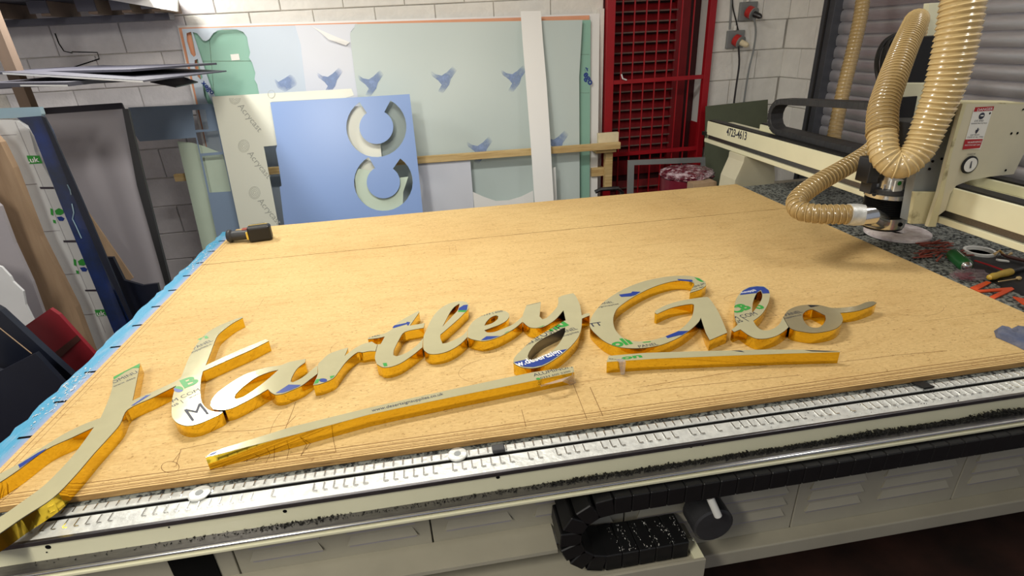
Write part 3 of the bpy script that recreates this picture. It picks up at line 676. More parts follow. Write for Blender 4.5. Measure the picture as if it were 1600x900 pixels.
G_ = [(921.7, 504.8), (924.8, 494.6), (933.3, 482.2), (945.8, 469.8), (964.4, 457.3), (984.7, 447.2), (1006.4, 439.4), (1031.3, 434), (1053, 431.2), (1074.9, 430.9), (1092, 434), (1102, 440.2), (1103.3, 445.7), (1096.6, 451), (1078, 457.3), (1080.5, 451.9), (1085, 445.7), (1084.2, 441.8), (1074.9, 438.7), (1057.7, 438.4), (1037.5, 442.6), (1015.8, 450.3), (994, 461.2), (976.9, 472), (964.4, 482.2), (959, 493), (958.2, 504), (961.3, 514.9), (970.7, 525.8), (981.5, 531.2), (997, 533.5), (1015.8, 532), (1034.4, 527.3), (1053, 520.3), (1068.6, 510.2), (1079.5, 497.8), (1083.4, 486.9), (1084.5, 476), (1081, 474.7), (1065.5, 476.8), (1046.9, 481.4), (1026.6, 490.3), (1023.2, 488.4), (1024.3, 485.3), (1039, 477.5), (1057.7, 471.3), (1079.5, 467), (1104.4, 463.9), (1109, 466.7), (1123, 488.4), (1136.3, 519.5), (1109, 531.2), (1102.8, 519.5), (1095, 496.2), (1092, 502.4), (1081, 513.3), (1065.5, 524.2), (1046.9, 533.5), (1028.2, 539.8), (1003.3, 543.6), (980, 543.6), (961.3, 540.5), (944.2, 532.8), (930.2, 521), (922.4, 511.8)]
letter('large gold letter G, widest of the letters, with blue printed arrows', G_, prints=[
 ('P', [(967, 460.5), (986, 457.8), (988, 455.5), (1001, 456), (993, 461), (986, 463.2), (970.5, 464)], 'blue_print'), ('P', [(1058, 436), (1081, 437.3), (1083, 440), (1078, 440.2), (1060, 438)], 'blue_print'), ('P', [(1040, 525.5), (1060, 517.5), (1076, 517), (1066, 523.4), (1061, 524), (1043, 528.6)], 'blue_print'),
 ('T', 'PANEL', (936, 476.5), (959, 473), 'dark_print', .01, .8), ('T', 'signsupplies', (935, 481), (967, 475.5), 'dark_print', 0, .6), ('T', 'TT', (922.6, 511), (942, 508), 'dark_print', .02, .7), ('T', 'oli', (959.5, 543), (989, 536.5), 'green_print', .04, .62), ('P', [(1003, 534.8), (1017, 533.2), (1016, 534.6), (1006, 535.6)], 'green_print'), ('T', 'PANEL', (999, 543.5), (1029, 538.8), 'dark_print', .01, .7),
 ('T', 'MINUM', (1083, 450.5), (1103, 444), 'dark_print', .01, .7), ('T', 'www des', (1080, 454.5), (1100, 448.5), 'dark_print', 0, .6), ('P', [(1085, 433.5), (1092, 435), (1100, 440.5), (1096, 440.5), (1090, 438)], 'green_print')])
letter('gold letter l with a blue and green printed top loop, right after the G', [(1143.3, 515.2), (1152.7, 507.3), (1148.8, 498.8), (1147.2, 487.8), (1148, 475.3), (1151.9, 464.4), (1159.7, 454.2), (1170.6, 448.3), (1183, 446.6), (1194, 447.5), (1201.9, 453.4), (1203.1, 461.3), (1200.3, 473.8), (1192.5, 487.8), (1184.7, 495.6), (1176.9, 501), (1180.8, 508), (1187.8, 514.4), (1197, 516.3), (1208, 513.6), (1217.5, 506.6), (1222, 498.8), (1223.3, 495.6), (1232, 511), (1226.9, 516), (1214.4, 523.8), (1198.8, 528.4), (1183, 528.8), (1170.6, 523.8), (1161.3, 517.5), (1156.9, 514.4), (1147.2, 518.3)],
 [[(1188.6, 454.2), (1191, 459.7), (1190, 467.5), (1184.7, 476.9), (1175.3, 489), (1175.3, 481.6), (1176.9, 470.6), (1182.3, 458)]], prints=[
 ('P', [(1156, 461), (1160.5, 454.5), (1170.8, 449.2), (1183, 447.5), (1193.6, 448.3), (1201, 453.8), (1202.2, 458.2), (1191.5, 458.8), (1189, 453), (1184, 456), (1182, 458)], 'blue_print'), ('T', 'nsuppli', (1160, 458.5), (1182, 454.5), 'white_print', .01, .7),
 ('T', 'CB', (1148.5, 490), (1175, 481), 'green_print', .05, .72), ('T', 'o', (1184, 483.5), (1196, 480.5), 'green_print', .05, .75), ('T', 'M COM', (1149, 500), (1184.5, 491.5), 'dark_print', .01, .8), ('T', 'us |', (1152, 505), (1168, 500.5), 'dark_print', 0, .7)])
letter('gold letter o with a long flicked tail to the right, last of the letters', [(1233, 510.6), (1224, 494.8), (1231.6, 484.7), (1245.6, 478.4), (1262.8, 476), (1281.6, 476.9), (1298.8, 480.8), (1314.4, 480.8), (1337.8, 478), (1353.4, 472.2), (1364.4, 470.9), (1369.5, 473), (1364.4, 476.9), (1345.6, 483.9), (1330, 487), (1312.8, 488.6), (1316.7, 497), (1315.2, 505), (1306.6, 512.8), (1291, 517.5), (1270.6, 519.8), (1251.9, 517.5), (1241, 515.2)],
 [[(1268.3, 483), (1259.7, 485.5), (1254.2, 491), (1255, 498.8), (1261.3, 508), (1272.2, 512), (1283, 509.7), (1290, 500.3), (1289.4, 492.5), (1281.6, 488.6), (1273.8, 484.7)]], facemat='face', prints=[
 ('T', 'PANEL', (1229, 494), (1255, 488), 'dark_print', .01, .75), ('T', 'supplies.co', (1225.5, 498.5), (1253, 492.5), 'dark_print', 0, .6), ('P', [(1262, 476.8), (1280.5, 477.5), (1267, 480.3)], 'navy')])
def bar(label, px, prints, tape):
    O = [az(a, b, LZ) for a, b in px]; c = sum(O, V())/len(O)
    t = thing('underline_bar', label, 'sign bar', (c.x, c.y, TZ), 'gold underline bars below the letters')
    MB().wall([V((p.x, p.y, LZ-.0011)) for p in O], (0, 0, -(LZ-TZ)+.0016)).build('return_band', M['gold'], t)
    MB().prism([V((p.x, p.y, LZ-.001)) for p in O], [], (0, 0, .001)).build('face', M['film'], t)
    for pr_ in prints:
        if pr_[0] == 'T': _, s_, a, b, mk, bold, hs = pr_; text('printed_text', s_, az(*a, LZ), az(*b, LZ), (0, 0, 1), M[mk], t, bold, hs, (O, []))
        else: MB().prism([az(a, b, LZ)+V((0, 0, .0002)) for a, b in pr_[1]], [], (0, 0, .0003)).build('printed_mark', M[pr_[2]], t)
    return t
ub1 = bar('long gold underline bar with a web address printed on it, below letters a to y', [(321, 714.5), (330, 707.5), (350, 699.8), (390, 687.3), (455, 667), (575, 637.5), (650, 620.5), (720, 605.3), (780, 592.5), (833, 581.5), (895.6, 572.6), (897.3, 581.2), (820, 597.3), (720, 617.3), (620, 638), (575, 648), (475, 675), (375, 701), (340, 710)], [
 ('T', 'www.desertsignsupplies.co.uk', (581, 643.5), (693, 617), 'dark_print', .01, 1.1), ('T', 'ALUMINUM', (834.5, 588.5), (894.5, 574.5), 'dark_print', .01, .9), ('T', '0333 600 5200', (845, 592), (892, 581), 'dark_print', 0, .75), ('P', arc(841, 592, 3.6, 1.7, 0, 360, 12), 'green_print'), ('P', [(322, 714), (331, 708), (340, 705), (336, 709)], 'blue_print')], None)
ub2 = bar('short straight gold underline bar below the letters G, l and o', [(948, 565.3), (951, 556), (1008, 551.3), (1080, 549), (1200, 546), (1255, 546.4), (1312, 548.6), (1312.5, 549.8), (1223.8, 552.3), (1130, 555.8), (1020, 560.4)], [
 ('T', 'O:us', (951.5, 561.5), (968, 562.5), 'dark_print', .01, .5), ('T', 'on', (972, 562), (1004, 558), 'green_print', .04, .42), ('P', [(1144, 547.6), (1158, 548), (1163, 550.3), (1156, 549.6)], 'dark_print'), ('P', [(1258, 547.2), (1311, 549), (1290, 549.6), (1268, 549)], 'navy')], None)
# torn clear tape on the bars
def tape(label, px, zs):
    P = [az(a, b, LZ+.001+z) if z >= 0 else az(a, b, TZ+.002) for (a, b), z in zip(px, zs)]
    n = len(P)//2; v = []; f = []
    for i in range(n): v += [P[i], P[-1-i]]
    for i in range(n-1): f.append((2*i, 2*i+1, 2*i+3, 2*i+2))
    o = obj('clear_tape', v, f, M['clear']); so_ = o.modifiers.new('s', 'SOLIDIFY'); so_.thickness = .0003; tag(o, label, 'tape')
tape('torn piece of clear tape hanging on the right end of the long bar', [(832, 603), (850, 600), (870, 594), (893, 587), (896, 578), (900, 598), (893, 602), (878, 596), (862, 600), (838, 606)], [-1, .0, .0, .002, .001, -1, -1, .0, .0, -1])
tape('torn piece of clear tape stuck over the left end of the short bar', [(962, 561), (967, 566), (970, 586), (976, 585), (978, 566), (974, 560)], [.0006, .001, -1, -1, .001, .0006])

# ================================================================ SHEETS AGAINST THE BACK WALL
def sheet(name, label, px, pl, m, holes=(), th=.005, cat='sheet', group=None, parent=None, rnd=False):
    """px outline on a plane leaning from y=pl[0] at the floor to y=pl[1] at 2 m; a third value 'F' runs that corner down to the floor"""
    yb, yt = pl; P = []
    for q in px:
        p = alean(q[0], q[1], yb, yt)
        if len(q) > 2: p = V((p.x, yb, .001))
        P.append(p)
    Hs = [[alean(a, b, yb, yt) for a, b in h] for h in holes]
    d = V((0, 1, -(yt-yb)/2.0)).normalized()*th
    if parent: o = MB().prism(P, Hs, d).build(name, m, parent); return o
    c = V((sum(p.x for p in P)/len(P), yb, 0))
    o = MB().prism(P, Hs, d).build(name, m); return tag(o, label, cat, group)
def on(px, py, pl, off=.001): p = alean(px, py, *pl); return p - V((0, off, 0))
def nrm(pl): return V((0, -1, (pl[1]-pl[0])/2.0)).normalized()
F = 'F'
grp = 'plastic sheets leaning on the back wall'
sheet('plastic_sheet', 'tall plain white sheet at the very back, showing as a white border round the others', [(277, 40), (937, 21), (930, 300, F), (330, 300, F)], (4.31, 4.565), M['white_sheet'], group=grp)
sheet('plastic_sheet', 'orange film-covered sheet showing as a thin orange strip above the green one', [(279, 43.5), (921, 24), (912, 300, F), (338, 300, F)], (4.295, 4.55), M['orange'], group=grp)
PG = (4.28, 4.535)
gs = sheet('plastic_sheet', 'sea-green translucent sheet with a small white sticker, visible at both ends', [(298, 48), (923, 31), (918, 300, F), (348, 300, F)], PG, M['greens'], group=grp)
MB().prism([on(360, 85, PG), on(373, 84, PG), on(375, 93.5, PG), on(362, 94.5, PG)], [], (0, -.001, 0)).build('sticker', M['paper'], gs)
for a, b in (((335, 150), (326, 48)), ((302, 96), (396, 95)), ((907, 85), (921, 85)), ((907, 145), (921, 145))):
    A, B = on(*a, PG, .0008), on(*b, PG, .0008); MB().tube([A, B], .0012, 4).build('seam_line', M['olive'], gs)
text('printed_text', 'xego', on(319, 130, PG, .0), on(336, 149, PG, .0), nrm(PG), M['blue_print'], gs, .03, 1, lift=.06)
text('printed_text', '*ego', on(908, 110, PG, .0), on(921, 134, PG, .0), nrm(PG), M['blue_print'], gs, .04, 1, lift=.002)
# pale frosted sheet with the rounded cut-outs
PC = (4.26, 4.51)
hole_green = [(301, 50), (308, 52), (313, 58), (317, 63), (322, 64), (327, 61), (333, 52), (340, 47.5), (350, 46), (370, 46), (380, 50), (386, 58), (388, 70), (391, 82), (389, 90), (394, 98), (399, 114), (397.5, 124), (402, 132), (405, 148), (336, 151), (330, 138)]
caps = [[(291, 52), (298, 49.5), (300, 53), (305, 80), (306, 86), (303, 89), (298, 84), (292, 65)], [(304, 94), (309, 92), (313, 108), (316.5, 121), (314, 124.5), (309, 120), (304, 104)], [(316, 130), (319, 127), (322, 140), (333, 163), (334, 170), (328, 168), (319, 150)]]
sheet('plastic_sheet', 'pale blue frosted sheet with scalloped cut-outs at its left end', [(284, 45), (467, 39.5), (473, 80), (478, 140), (490, 300, F), (335, 300, F)], PC, M['frostblue'], [hole_green]+caps, group=grp)
PW = (4.25, 4.50)
ws = sheet('plastic_sheet', 'whitish frosted sheet with torn peeling film, between the blue and the large frosted ones', [(461, 39.5), (558, 37), (548, 50), (552, 90), (560, 150), (566, 300, F), (492, 300, F), (478, 140), (472, 90), (470, 70)], PW, M['frostwhite'], group=grp)
P = [on(a, b, PW, o_) for a, b, o_ in ((487, 41, .003), (520, 55, .02), (547, 66, .004), (541, 71, .02), (515, 62, .03), (500, 50, .012))]
f_ = obj('peeled_film', P, [(0, 1, 5), (1, 4, 5), (1, 2, 4), (2, 3, 4)], M['white_sheet'], ws); keep(f_)
PF = (4.235, 4.485)
fs = sheet('plastic_sheet', 'large grey-green frosted sheet with faint blue bird-shaped prints', [(555, 37.5), (553, 44), (547, 52), (549, 75), (556, 130), (562, 170), (575, 300, F), (903, 300, F), (905, 120), (910, 31)], PF, M['frost'], group=grp)
# faint bird-like prints seen through the frosted film
def bird(par, cx, cy, s_, pl, m='smudge'):
    pts = [(-1.9, -1.1), (-1.0, -.45), (-.3, -.3), (.3, -.7), (1.0, -1.4), (1.7, -1.9), (1.5, -.9), (.8, .1), (.6, .8), (-.2, 1.9), (-.8, 1.7), (-.3, .8), (-.7, .3), (-1.4, -.2)]
    P = [on(cx+a*s_, cy+b*s_, pl, .0012) for a, b in pts]
    MB().prism(P, [], (0, -.0004, 0)).build('bird_print', M[m], par)
nt = M['smudge'].node_tree; tc = nt.nodes.new('ShaderNodeTexCoord'); mp = nt.nodes.new('ShaderNodeMapping'); mp.inputs['Location'].default_value = (-1, 0, -1); mp.inputs['Scale'].default_value = (2, 0, 2)
gr = nt.nodes.new('ShaderNodeTexGradient'); gr.gradient_type = 'SPHERICAL'; nt.links.new(tc.outputs['Generated'], mp.inputs[0]); nt.links.new(mp.outputs[0], gr.inputs[0])
nz = nt.nodes.new('ShaderNodeTexNoise'); nz.inputs['Scale'].default_value = 22; nt.links.new(tc.outputs['Object'], nz.inputs['Vector'])
m1 = nt.nodes.new('ShaderNodeMath'); m1.operation = 'MULTIPLY'; nt.links.new(gr.outputs[1], m1.inputs[0]); nt.links.new(nz.outputs[0], m1.inputs[1])
m2 = nt.nodes.new('ShaderNodeMath'); m2.operation = 'MULTIPLY'; m2.inputs[1].default_value = 1.7; m2.use_clamp = True; nt.links.new(m1.outputs[0], m2.inputs[0]); nt.links.new(m2.outputs[0], nt.nodes['Principled BSDF'].inputs['Alpha'])
for cx, cy in ((580, 128), (694, 122), (804, 120), (750, 232), (869, 222)): bird(fs, cx, cy, 13, PF)
for cx, cy in ((516, 124),): bird(ws, cx, cy, 13, PW)
P = [on(440+a*10, 130+b*10, PC, .0012) for a, b in ((-1.4, -1.0), (-.5, -.2), (.5, -.8), (1.8, -1.7), (2.5, .2), (1.5, .8), (.5, 1.4), (-.6, .7))]
MB().prism(P, [], (0, -.0004, 0)).build('bird_print', M['smudge'], bpy.data.objects['plastic_sheet.003'])
# lower offcuts
sheet('plastic_offcut', 'whitish square offcut standing below the batten, left of the round-cornered one', [(640, 247), (734, 241), (739, 318, F), (650, 318, F)], (4.16, 4.40), M['frostwhite'], group='offcuts below the batten')
PO = (4.15, 4.385)
arcp = [(833, 298), (815, 307), (795, 313), (775, 314), (757, 308), (739, 300)]
sheet('plastic_offcut', 'pale offcut with a large concave round cut, left of the long white strip', arcp+[(741, 322, F), (836, 318, F)], PO, M['white_sheet'], group='offcuts below the batten')
sheet('plastic_offcut', 'narrow white offcut leaning just right of the long white strip', [(864, 262), (868, 261), (870, 310, F), (862, 310, F)], (4.10, 4.36), M['white_sheet'], group='offcuts below the batten')
# long white strip
PSx = (3.93, 4.445)
sheet('plastic_strip', 'long narrow white strip leaning upright over the frosted sheet and the batten', [(813.5, 17.5), (845, 17), (848, 60), (854, 130), (860, 220), (863, 310, F), (834, 312, F), (829, 220), (822, 130), (817, 70)], PSx, M['white_sheet'], cat='strip')
# timber batten on its bracket
ba, bb = ay(271, 270, 4.27), ay(969, 221, 4.27)
zb1 = ay(969, 232, 4.27).z; zt_ = (ba.z+bb.z)/2
bat = MB().obox((ba.x, 4.255, ay(275, 284, 4.255).z), V((bb.x-ba.x, 0, zb1-ay(275, 284, 4.255).z)), (0, .035, 0), (0, 0, .052)).build('timber_batten', M['timber'], None, bevel=.002)
tag(bat, 'long pale timber batten running across the front of the leaning sheets', 'batten')
br = thing('timber_bracket', 'wooden bracket of stacked blocks holding the batten beside the red gate', 'bracket', (1.35, 4.4, 1))
zb = zb1
x5 = ay(935, 225, 4.30).x
MB().box(x5+.0, x5+.17, 4.30, 4.34, zb+.02, zb+.125).build('top_block', M['timberpale'], br, bevel=.002)
MB().box(x5-.02, x5+.15, 4.29, 4.56, zb-.03, zb-.002).build('support_block', M['timber'], br, bevel=.002)
MB().box(x5+.075, x5+.135, 4.33, 4.39, zb-.34, zb-.032).build('front_post', M['timber'], br, bevel=.002)
MB().box(x5-.035, x5+.03, 4.45, 4.56, zb-.42, zb-.032).build('wall_post', M['timber'], br, bevel=.002)
MB().box(x5-.03, x5+.08, 4.38, 4.45, zb-.24, zb-.17).build('cross_block', M['timber'], br, bevel=.002)
# printed acrylic L-shape and blue sheet
PA = (3.86, 4.30)
acr = sheet('acrylic_sheet', 'L-shaped film-covered acrylic sheet printed with grey globe marks, left of the blue sheet', [(331, 151), (549, 138.5), (553, 149), (540, 153), (424, 159), (433, 227), (412, 229), (417, 255), (436, 347, F), (376, 347, F)], PA, M['acry'], cat='sheet')
n_ = nrm(PA)
for (gx, gy, tx, ty) in ((367, 157, 0, 0), (381, 228, 0, 0), (398, 301, 0, 0), (424, 147, 1, 0)):
    for rr in ((9.5, 7.5, 5, 2.5) if not tx else (6,)):
        a0, a1 = (0, 360)
        if gy == 157: a0, a1 = 0, 180
        P = [on(*q, PA, .0014) for q in arc(gx, gy if gy != 157 else 153, rr*.9, rr, a0, a1, 20)]
        MB().tube(P, .0011, 4).build('globe_print', M['acryprint'], acr)
for (a, b) in (((371, 166), (404, 207)), ((386, 240), (418, 280)), ((402, 314), (434, 352))):
    text('printed_text', 'Acrycast', on(*a, PA, 0), on(*b, PA, 0), n_, M['acryprint'], acr, 0.0, 1.0, lift=.0015)
PB = (3.82, 4.265)
def ringhole(cx, cy, ro, ri, a0, a1, n=26, sx=1.0):
    return [(cx+sx*ro*math.cos(math.radians(a0+(a1-a0)*i/n)), cy+ro*math.sin(math.radians(a0+(a1-a0)*i/n))) for i in range(n+1)]+[(cx+sx*ri*math.cos(math.radians(a1+(a0-a1)*i/n)), cy+ri*math.sin(math.radians(a1+(a0-a1)*i/n))) for i in range(n+1)]
h1 = ringhole(588, 198.5, 47, 26.5, -62, 236); h2 = ringhole(599, 284.5, 45, 25.5, -55, 240, sx=1.02)
bsx = sheet('acrylic_sheet', 'cornflower-blue acrylic sheet with two C-shaped cut-outs one above the other', [(422, 160), (640, 147), (651, 240), (659, 330, F), (436, 347, F), (437, 292), (440, 290), (436, 262), (431, 233.5), (433, 227)], PB, M['bluesheet'], [h1, h2], cat='sheet')
sheet('acrylic_offcut', 'cream offcut seen through the left half of the upper C-shaped cut-out', [(538, 166), (571, 166), (575, 174), (594, 223), (592, 246, F), (540, 246, F)], (3.87, 4.31), M['acry'])
sheet('acrylic_offcut', 'pale green slanted offcut seen through the lower C-shaped cut-out', [(552, 262), (575, 266), (622, 278), (638, 276), (630, 300), (606, 327, F), (560, 327, F)], (3.84, 4.28), M['palegreen'])
sheet('acrylic_offcut', 'grey-green piece painted as the shadowed frosted sheet, seen through the right half of the upper cut-out', [(592, 150), (640, 150), (646, 243), (612, 247), (606, 330, F), (590, 330, F)], (3.90, 4.34), M['shade'])  # stands for the frosted sheet behind, its shadow painted into the colour
# blue-grey window-cut sheet, pale green sheet at the left
PL_ = (3.96, 4.36)
sheet('acrylic_sheet', 'blue-grey sheet with square windows cut in it, left of the printed acrylic', [(200, 168), (331, 162), (352, 205), (374, 345, F), (334, 345, F), (322, 290), (306, 215), (218, 221), (212, 212)], PL_, M['bluegrey'], [[(300, 172), (321, 171), (326, 202), (305, 203)], [(306, 207), (341, 204), (347, 237), (313, 240)], [(315, 244), (349, 241), (361, 299), (327, 301)]], cat='sheet')
sheet('acrylic_sheet', 'pale green narrow sheet with a curled torn top, behind the blue-grey one', [(277, 221), (300, 223), (318, 228), (348, 240), (362, 300), (366, 345, F), (308, 345, F)], (4.02, 4.40), M['palegreen'], cat='sheet')

# ================================================================ LEFT SIDE
PGp = (3.30, 3.69)
gp = sheet('storage_board', 'large smooth grey panel standing on edge left of the table', [(40, 181), (193, 170), (205, 215), (266, 452, F), (80, 500, F)], PGp, M['greypanel'], th=.012, cat='panel')
sheet('panel_edge', None, [(191, 170), (200, 170), (210, 215), (228, 290), (268, 452), (260, 452), (214, 290)], (3.27, 3.66), M['steel'], th=.02, parent=gp)
sheet('storage_board', 'dark framed board standing behind the grey panel, its top edge showing', [(62, 169), (189, 160.5), (193, 169), (200, 185), (275, 460, F), (110, 500, F)], (3.34, 3.75), M['darkedge'], th=.015, cat='panel')
PWh = (2.94, 3.12)
wsx = sheet('wrapped_sheet', 'white wrapped sheets with green and blue tape marks, left of the blue film edge', [(-60, 186), (14, 187), (27, 188), (45, 202), (55, 238), (90, 300), (185, 520, F), (-20, 560, F)], PWh, M['wrap'], th=.04, cat='sheet')
nw = nrm(PWh)
def quad(a, b, c, d, pl, m, name, par, off=.0015): MB().prism([on(*q, pl, off) for q in (a, b, c, d)], [], (0, -.0012, 0)).build(name, M[m], par)
quad((42, 243), (62, 243), (67, 255), (47, 256), PWh, 'green_print', 'tape_mark', wsx)
text('printed_text', '.uk', on(46, 254, PWh, 0), on(63, 252.5, PWh, 0), nw, M['white_print'], wsx, .02, .9, lift=.005)
quad((148, 484), (166, 483), (171, 492.5), (152, 494), PWh, 'green_print', 'tape_mark', wsx)
text('printed_text', 'uk', on(153, 493, PWh, 0), on(166, 492, PWh, 0), nw, M['white_print'], wsx, .02, .9, lift=.005)
for (a, b, c, d) in (((62, 292), (84, 292), (85, 295), (64, 295)), ((99, 375.5), (120, 375), (121, 378.5), (100, 378.5)), ((133, 452.5), (152, 452), (153, 455), (134, 455))): quad(a, b, c, d, PWh, 'darkedge', 'seam_tape', wsx)
for cx, cy in ((92, 337), (128, 416)):
    for m_, pts in (('green_print', [(-13, -12), (-9, -10), (-8, 0), (-12, -2)]), ('green_print', [(-6, -8), (0, -12), (7, -9), (8, -4), (3, -1), (-4, -2)]), ('blue_print', [(-3, 2), (4, 1), (9, 4), (7, 8), (1, 8)]), ('green_print', [(-9, 6), (-5, 7), (-4, 12), (-8, 11)])):
        MB().prism([on(cx+a, cy+b, PWh, .0016) for a, b in pts], [], (0, -.0012, 0)).build('logo_mark', M[m_], wsx)
for a, b in (((-10, 212), (26, 210)), ((24, 190), (165, 520)), ((27, 289), (58, 287)), ((58, 362), (94, 360)), ((92, 429), (125, 427)), ((118, 492), (150, 490))):
    MB().tube([on(*a, PWh, .0006), on(*b, PWh, .0006)], .0013, 4).build('fold_line', M['greypanel'], wsx)
PBl = (2.90, 3.05)
bf = sheet('blue_film_edge', 'glossy dark blue film-wrapped panel edge between the white sheets and the grey panel', [(26, 184), (64, 181), (78, 205), (112, 300), (150, 390), (206, 500, F), (182, 512, F), (95, 320), (53, 212), (44, 196)], PBl, M['filmblue'], th=.03, cat='panel')
sheet('edge_cap', None, [(64, 181), (70, 183), (84, 212), (128, 312), (208, 500), (202, 500), (150, 390), (112, 300)], (2.885, 3.035), M['navy'], th=.01, parent=bf)
for pts in ([(113, 318), (116, 332), (114, 342), (119, 352), (128, 372)], [(106, 288), (110, 296), (112, 304)]):
    MB().tube([on(a, b, PBl, .004) for a, b in pts], .0025, 5).build('film_crease', M['paleglass'], bf)
sheet('glass_pane', 'pale blue-tinted sheet stack whose top edge shows at the far left', [(-60, 171), (61, 167), (65, 178), (64, 183), (40, 184), (-60, 187)], (2.96, 3.12), M['paleglass'], th=.03, cat='sheet')
sheet('timber_plank', 'tall brown timber plank leaning at the left, in front of the white sheets', [(-40, 180), (0, 222), (20, 262), (62, 370), (118, 480), (150, 560, F), (80, 560, F), (40, 440), (0, 330), (-40, 260)], (2.80, 2.98), M['plank'], th=.04, cat='plank')
sheet('grey_board', 'dim grey board leaning at the far left in front of the plank', [(-60, 270), (0, 322), (22, 380), (50, 440), (90, 560, F), (-60, 560, F)], (2.68, 2.86), M['greypanel'], th=.02, cat='board')
sheet('white_board', 'white torn-edged board leaning at the far left above the red panel', [(-40, 405), (2, 417), (16, 432), (20, 440), (36, 455), (40, 476), (52, 500), (50, 515), (36, 520), (60, 570, F), (-60, 570, F)], (2.52, 2.72), M['wrap'], th=.012, cat='board')
PRd = (2.28, 2.50)
rp = sheet('storage_board', 'dark red panel with a brown band, leaning by the left edge of the table', [(34, 513), (78, 482.5), (92, 492), (150, 556), (165, 575), (175, 640, F), (60, 640, F)], PRd, M['redpanel'], th=.02, cat='panel')
quad((84, 552), (121, 523), (127, 530), (93, 560), PRd, 'redband', 'band', rp, .002)
sheet('wood_offcut', 'pointed brown wood offcut leaning against the grey panel', [(126, 316), (150, 350), (208, 434), (200, 440), (190, 440), (150, 390)], (3.16, 3.47), M['timberv'], th=.01, cat='offcut')
dn = thing('dark_offcut', 'dark navy offcut standing on the floor before the grey panel', 'offcut', (-1.6, 3.1, 0))
sheet('plate', None, [(160, 402), (176, 402), (194, 438), (222, 446), (246, 443), (252, 470), (250, 500, F), (205, 500, F)], (3.05, 3.2), M['navy'], th=.02, parent=dn)
PNv = (2.02, 2.22)
nv = sheet('navy_panel', 'big dark navy panel leaning in the left foreground beside the table', [(-80, 440), (0, 485), (60, 540), (118, 592), (160, 700, F), (-80, 700, F)], PNv, M['navy'], th=.03, cat='panel')
MB().tube([on(-20, 492, PNv, .002), on(0, 512, PNv, .002), on(50, 552, PNv, .002)], .002, 5).build('panel_joint', M['timberv'], nv)
sheet('navy_panel', 'second dark navy panel lying lower and nearer than the first', [(-80, 560), (0, 580), (55, 552), (100, 600), (110, 760, F), (-80, 760, F)], (1.9, 2.08), M['navy'], th=.02, cat='panel')
# overhead rack with joists and stacked dark sheets
rk = thing('storage_rack', 'dim timber rack high on the left with joists and a white board on top', 'rack', (-2.4, 3.9, 1.4))
RX1 = -1.50
MB().box(-3.4, -1.66, 3.9, 4.55, 2.172, 2.19).build('top_board', M['darksheet'], rk)
for px in (24, 98, 170, 221, 266):
    p = ay(px, 18, 4.30)
    MB().box(p.x-.055, p.x, 4.16, 4.5, 2.085, 2.17).build('joist', M['timberdark'], rk, bevel=.002)
    MB().box(p.x-.11, p.x, 4.15, 4.162, 2.10, 2.17).build('joist_end', M['darksheet'], rk)
MB().box(-3.4, -1.64, 4.33, 4.42, 2.043, 2.084).build('cross_beam', M['darksheet'], rk)
P = [ay(a, b, 4.12) for a, b in ((160, -2), (160, -60), (279, -60), (277, 18))]
MB().prism(P, [], (0, .02, 0)).build('white_board', M['white_sheet'], rk)
MB().box(-2.97, -2.87, 3.55, 3.63, 0, 2.165).build('upright', M['timberdark'], rk)
p = ay(22, 100, 3.6); MB().box(p.x-.06, p.x+.0, 3.6, 3.66, 0, 2.165).build('upright', M['timberdark'], rk)
ck = MB()
for pts in ([(86, 52), (92, 68), (100, 80), (113, 83)], [(112, 81), (152, 82), (155, 92), (112, 106), (104, 106)]):
    ck.tube([ay(a, b, YW-.012) for a, b in pts], .004, 4)
cro = ck.build('crack', M['slot'], wall_back)
shs = [([(8, 107), (30, 108), (112, 106), (155, 94), (271, 96), (262, 104), (224, 108), (206, 113), (190, 110)], 3.5), ([(0, 112), (30, 112), (150, 121), (220, 128), (262, 110), (268, 97), (230, 104), (200, 112), (110, 110)], 3.4),
       ([(0, 128), (110, 132), (108, 135), (60, 137), (0, 140)], 3.2), ([(232, 128), (270, 137), (274, 135), (240, 124)], 3.5), ([(262, 116), (292, 119), (296, 114), (270, 112)], 3.6)]
labs = ['longest of the stacked dark sheets on the rack, topmost and reaching furthest right', 'dark sheet with a pale front edge lying second in the rack stack', 'short dark sheet with a white edge at the left of the rack stack', 'thin dark offcut poking out low on the right of the rack stack', 'thin white-edged offcut sticking out right of the rack stack']
zst = 1.60
def flat(label, a, b, zz, dy0, dy1, m, th=.006, skew=0):
    A, B = ay(*a, dy0), ay(*b, dy0); P = [A, B, B+V((skew, dy1-dy0, 0)), A+V((0, dy1-dy0, 0))]
    z_ = P[0].z; P = [V((q.x, q.y, q.z if i in (0, 1) else q.z)) for i, q in enumerate(P)]
    return tag(MB().prism(P, [], (0, 0, th)).build('stored_sheet', m), label, 'sheet', 'dark sheets stored flat on the rack')
sA = flat(labs[0], (-30, 117), (205, 112), 0, 3.45, 4.15, M['darksheet'], .012, .22)
sB = flat(labs[1], (5, 115), (224, 128), 0, 3.25, 4.2, M['darksheet'], .008, .12)
sB2 = MB().obox(ay(5, 116, 3.248)-V((0, .002, 0)), ay(224, 129, 3.248)-ay(5, 116, 3.248), (0, .002, 0), (0, 0, .008)).build('pale_edge', M['wrap'], sB)
sC = flat(labs[2], (-30, 137), (108, 135), 0, 3.15, 4.0, M['darksheet'], .02, .05)
MB().obox(ay(32, 135, 3.147), ay(106, 135, 3.147)-ay(32, 135, 3.147), (0, .002, 0), (0, 0, .007)).build('pale_edge', M['wrap'], sC)
sD = flat(labs[3], (235, 129), (275, 137), 0, 3.7, 4.2, M['darkedge'], .006, -.05)
sE = flat(labs[4], (262, 118), (291, 119), 0, 3.9, 4.3, M['wrap'], .010, .02)
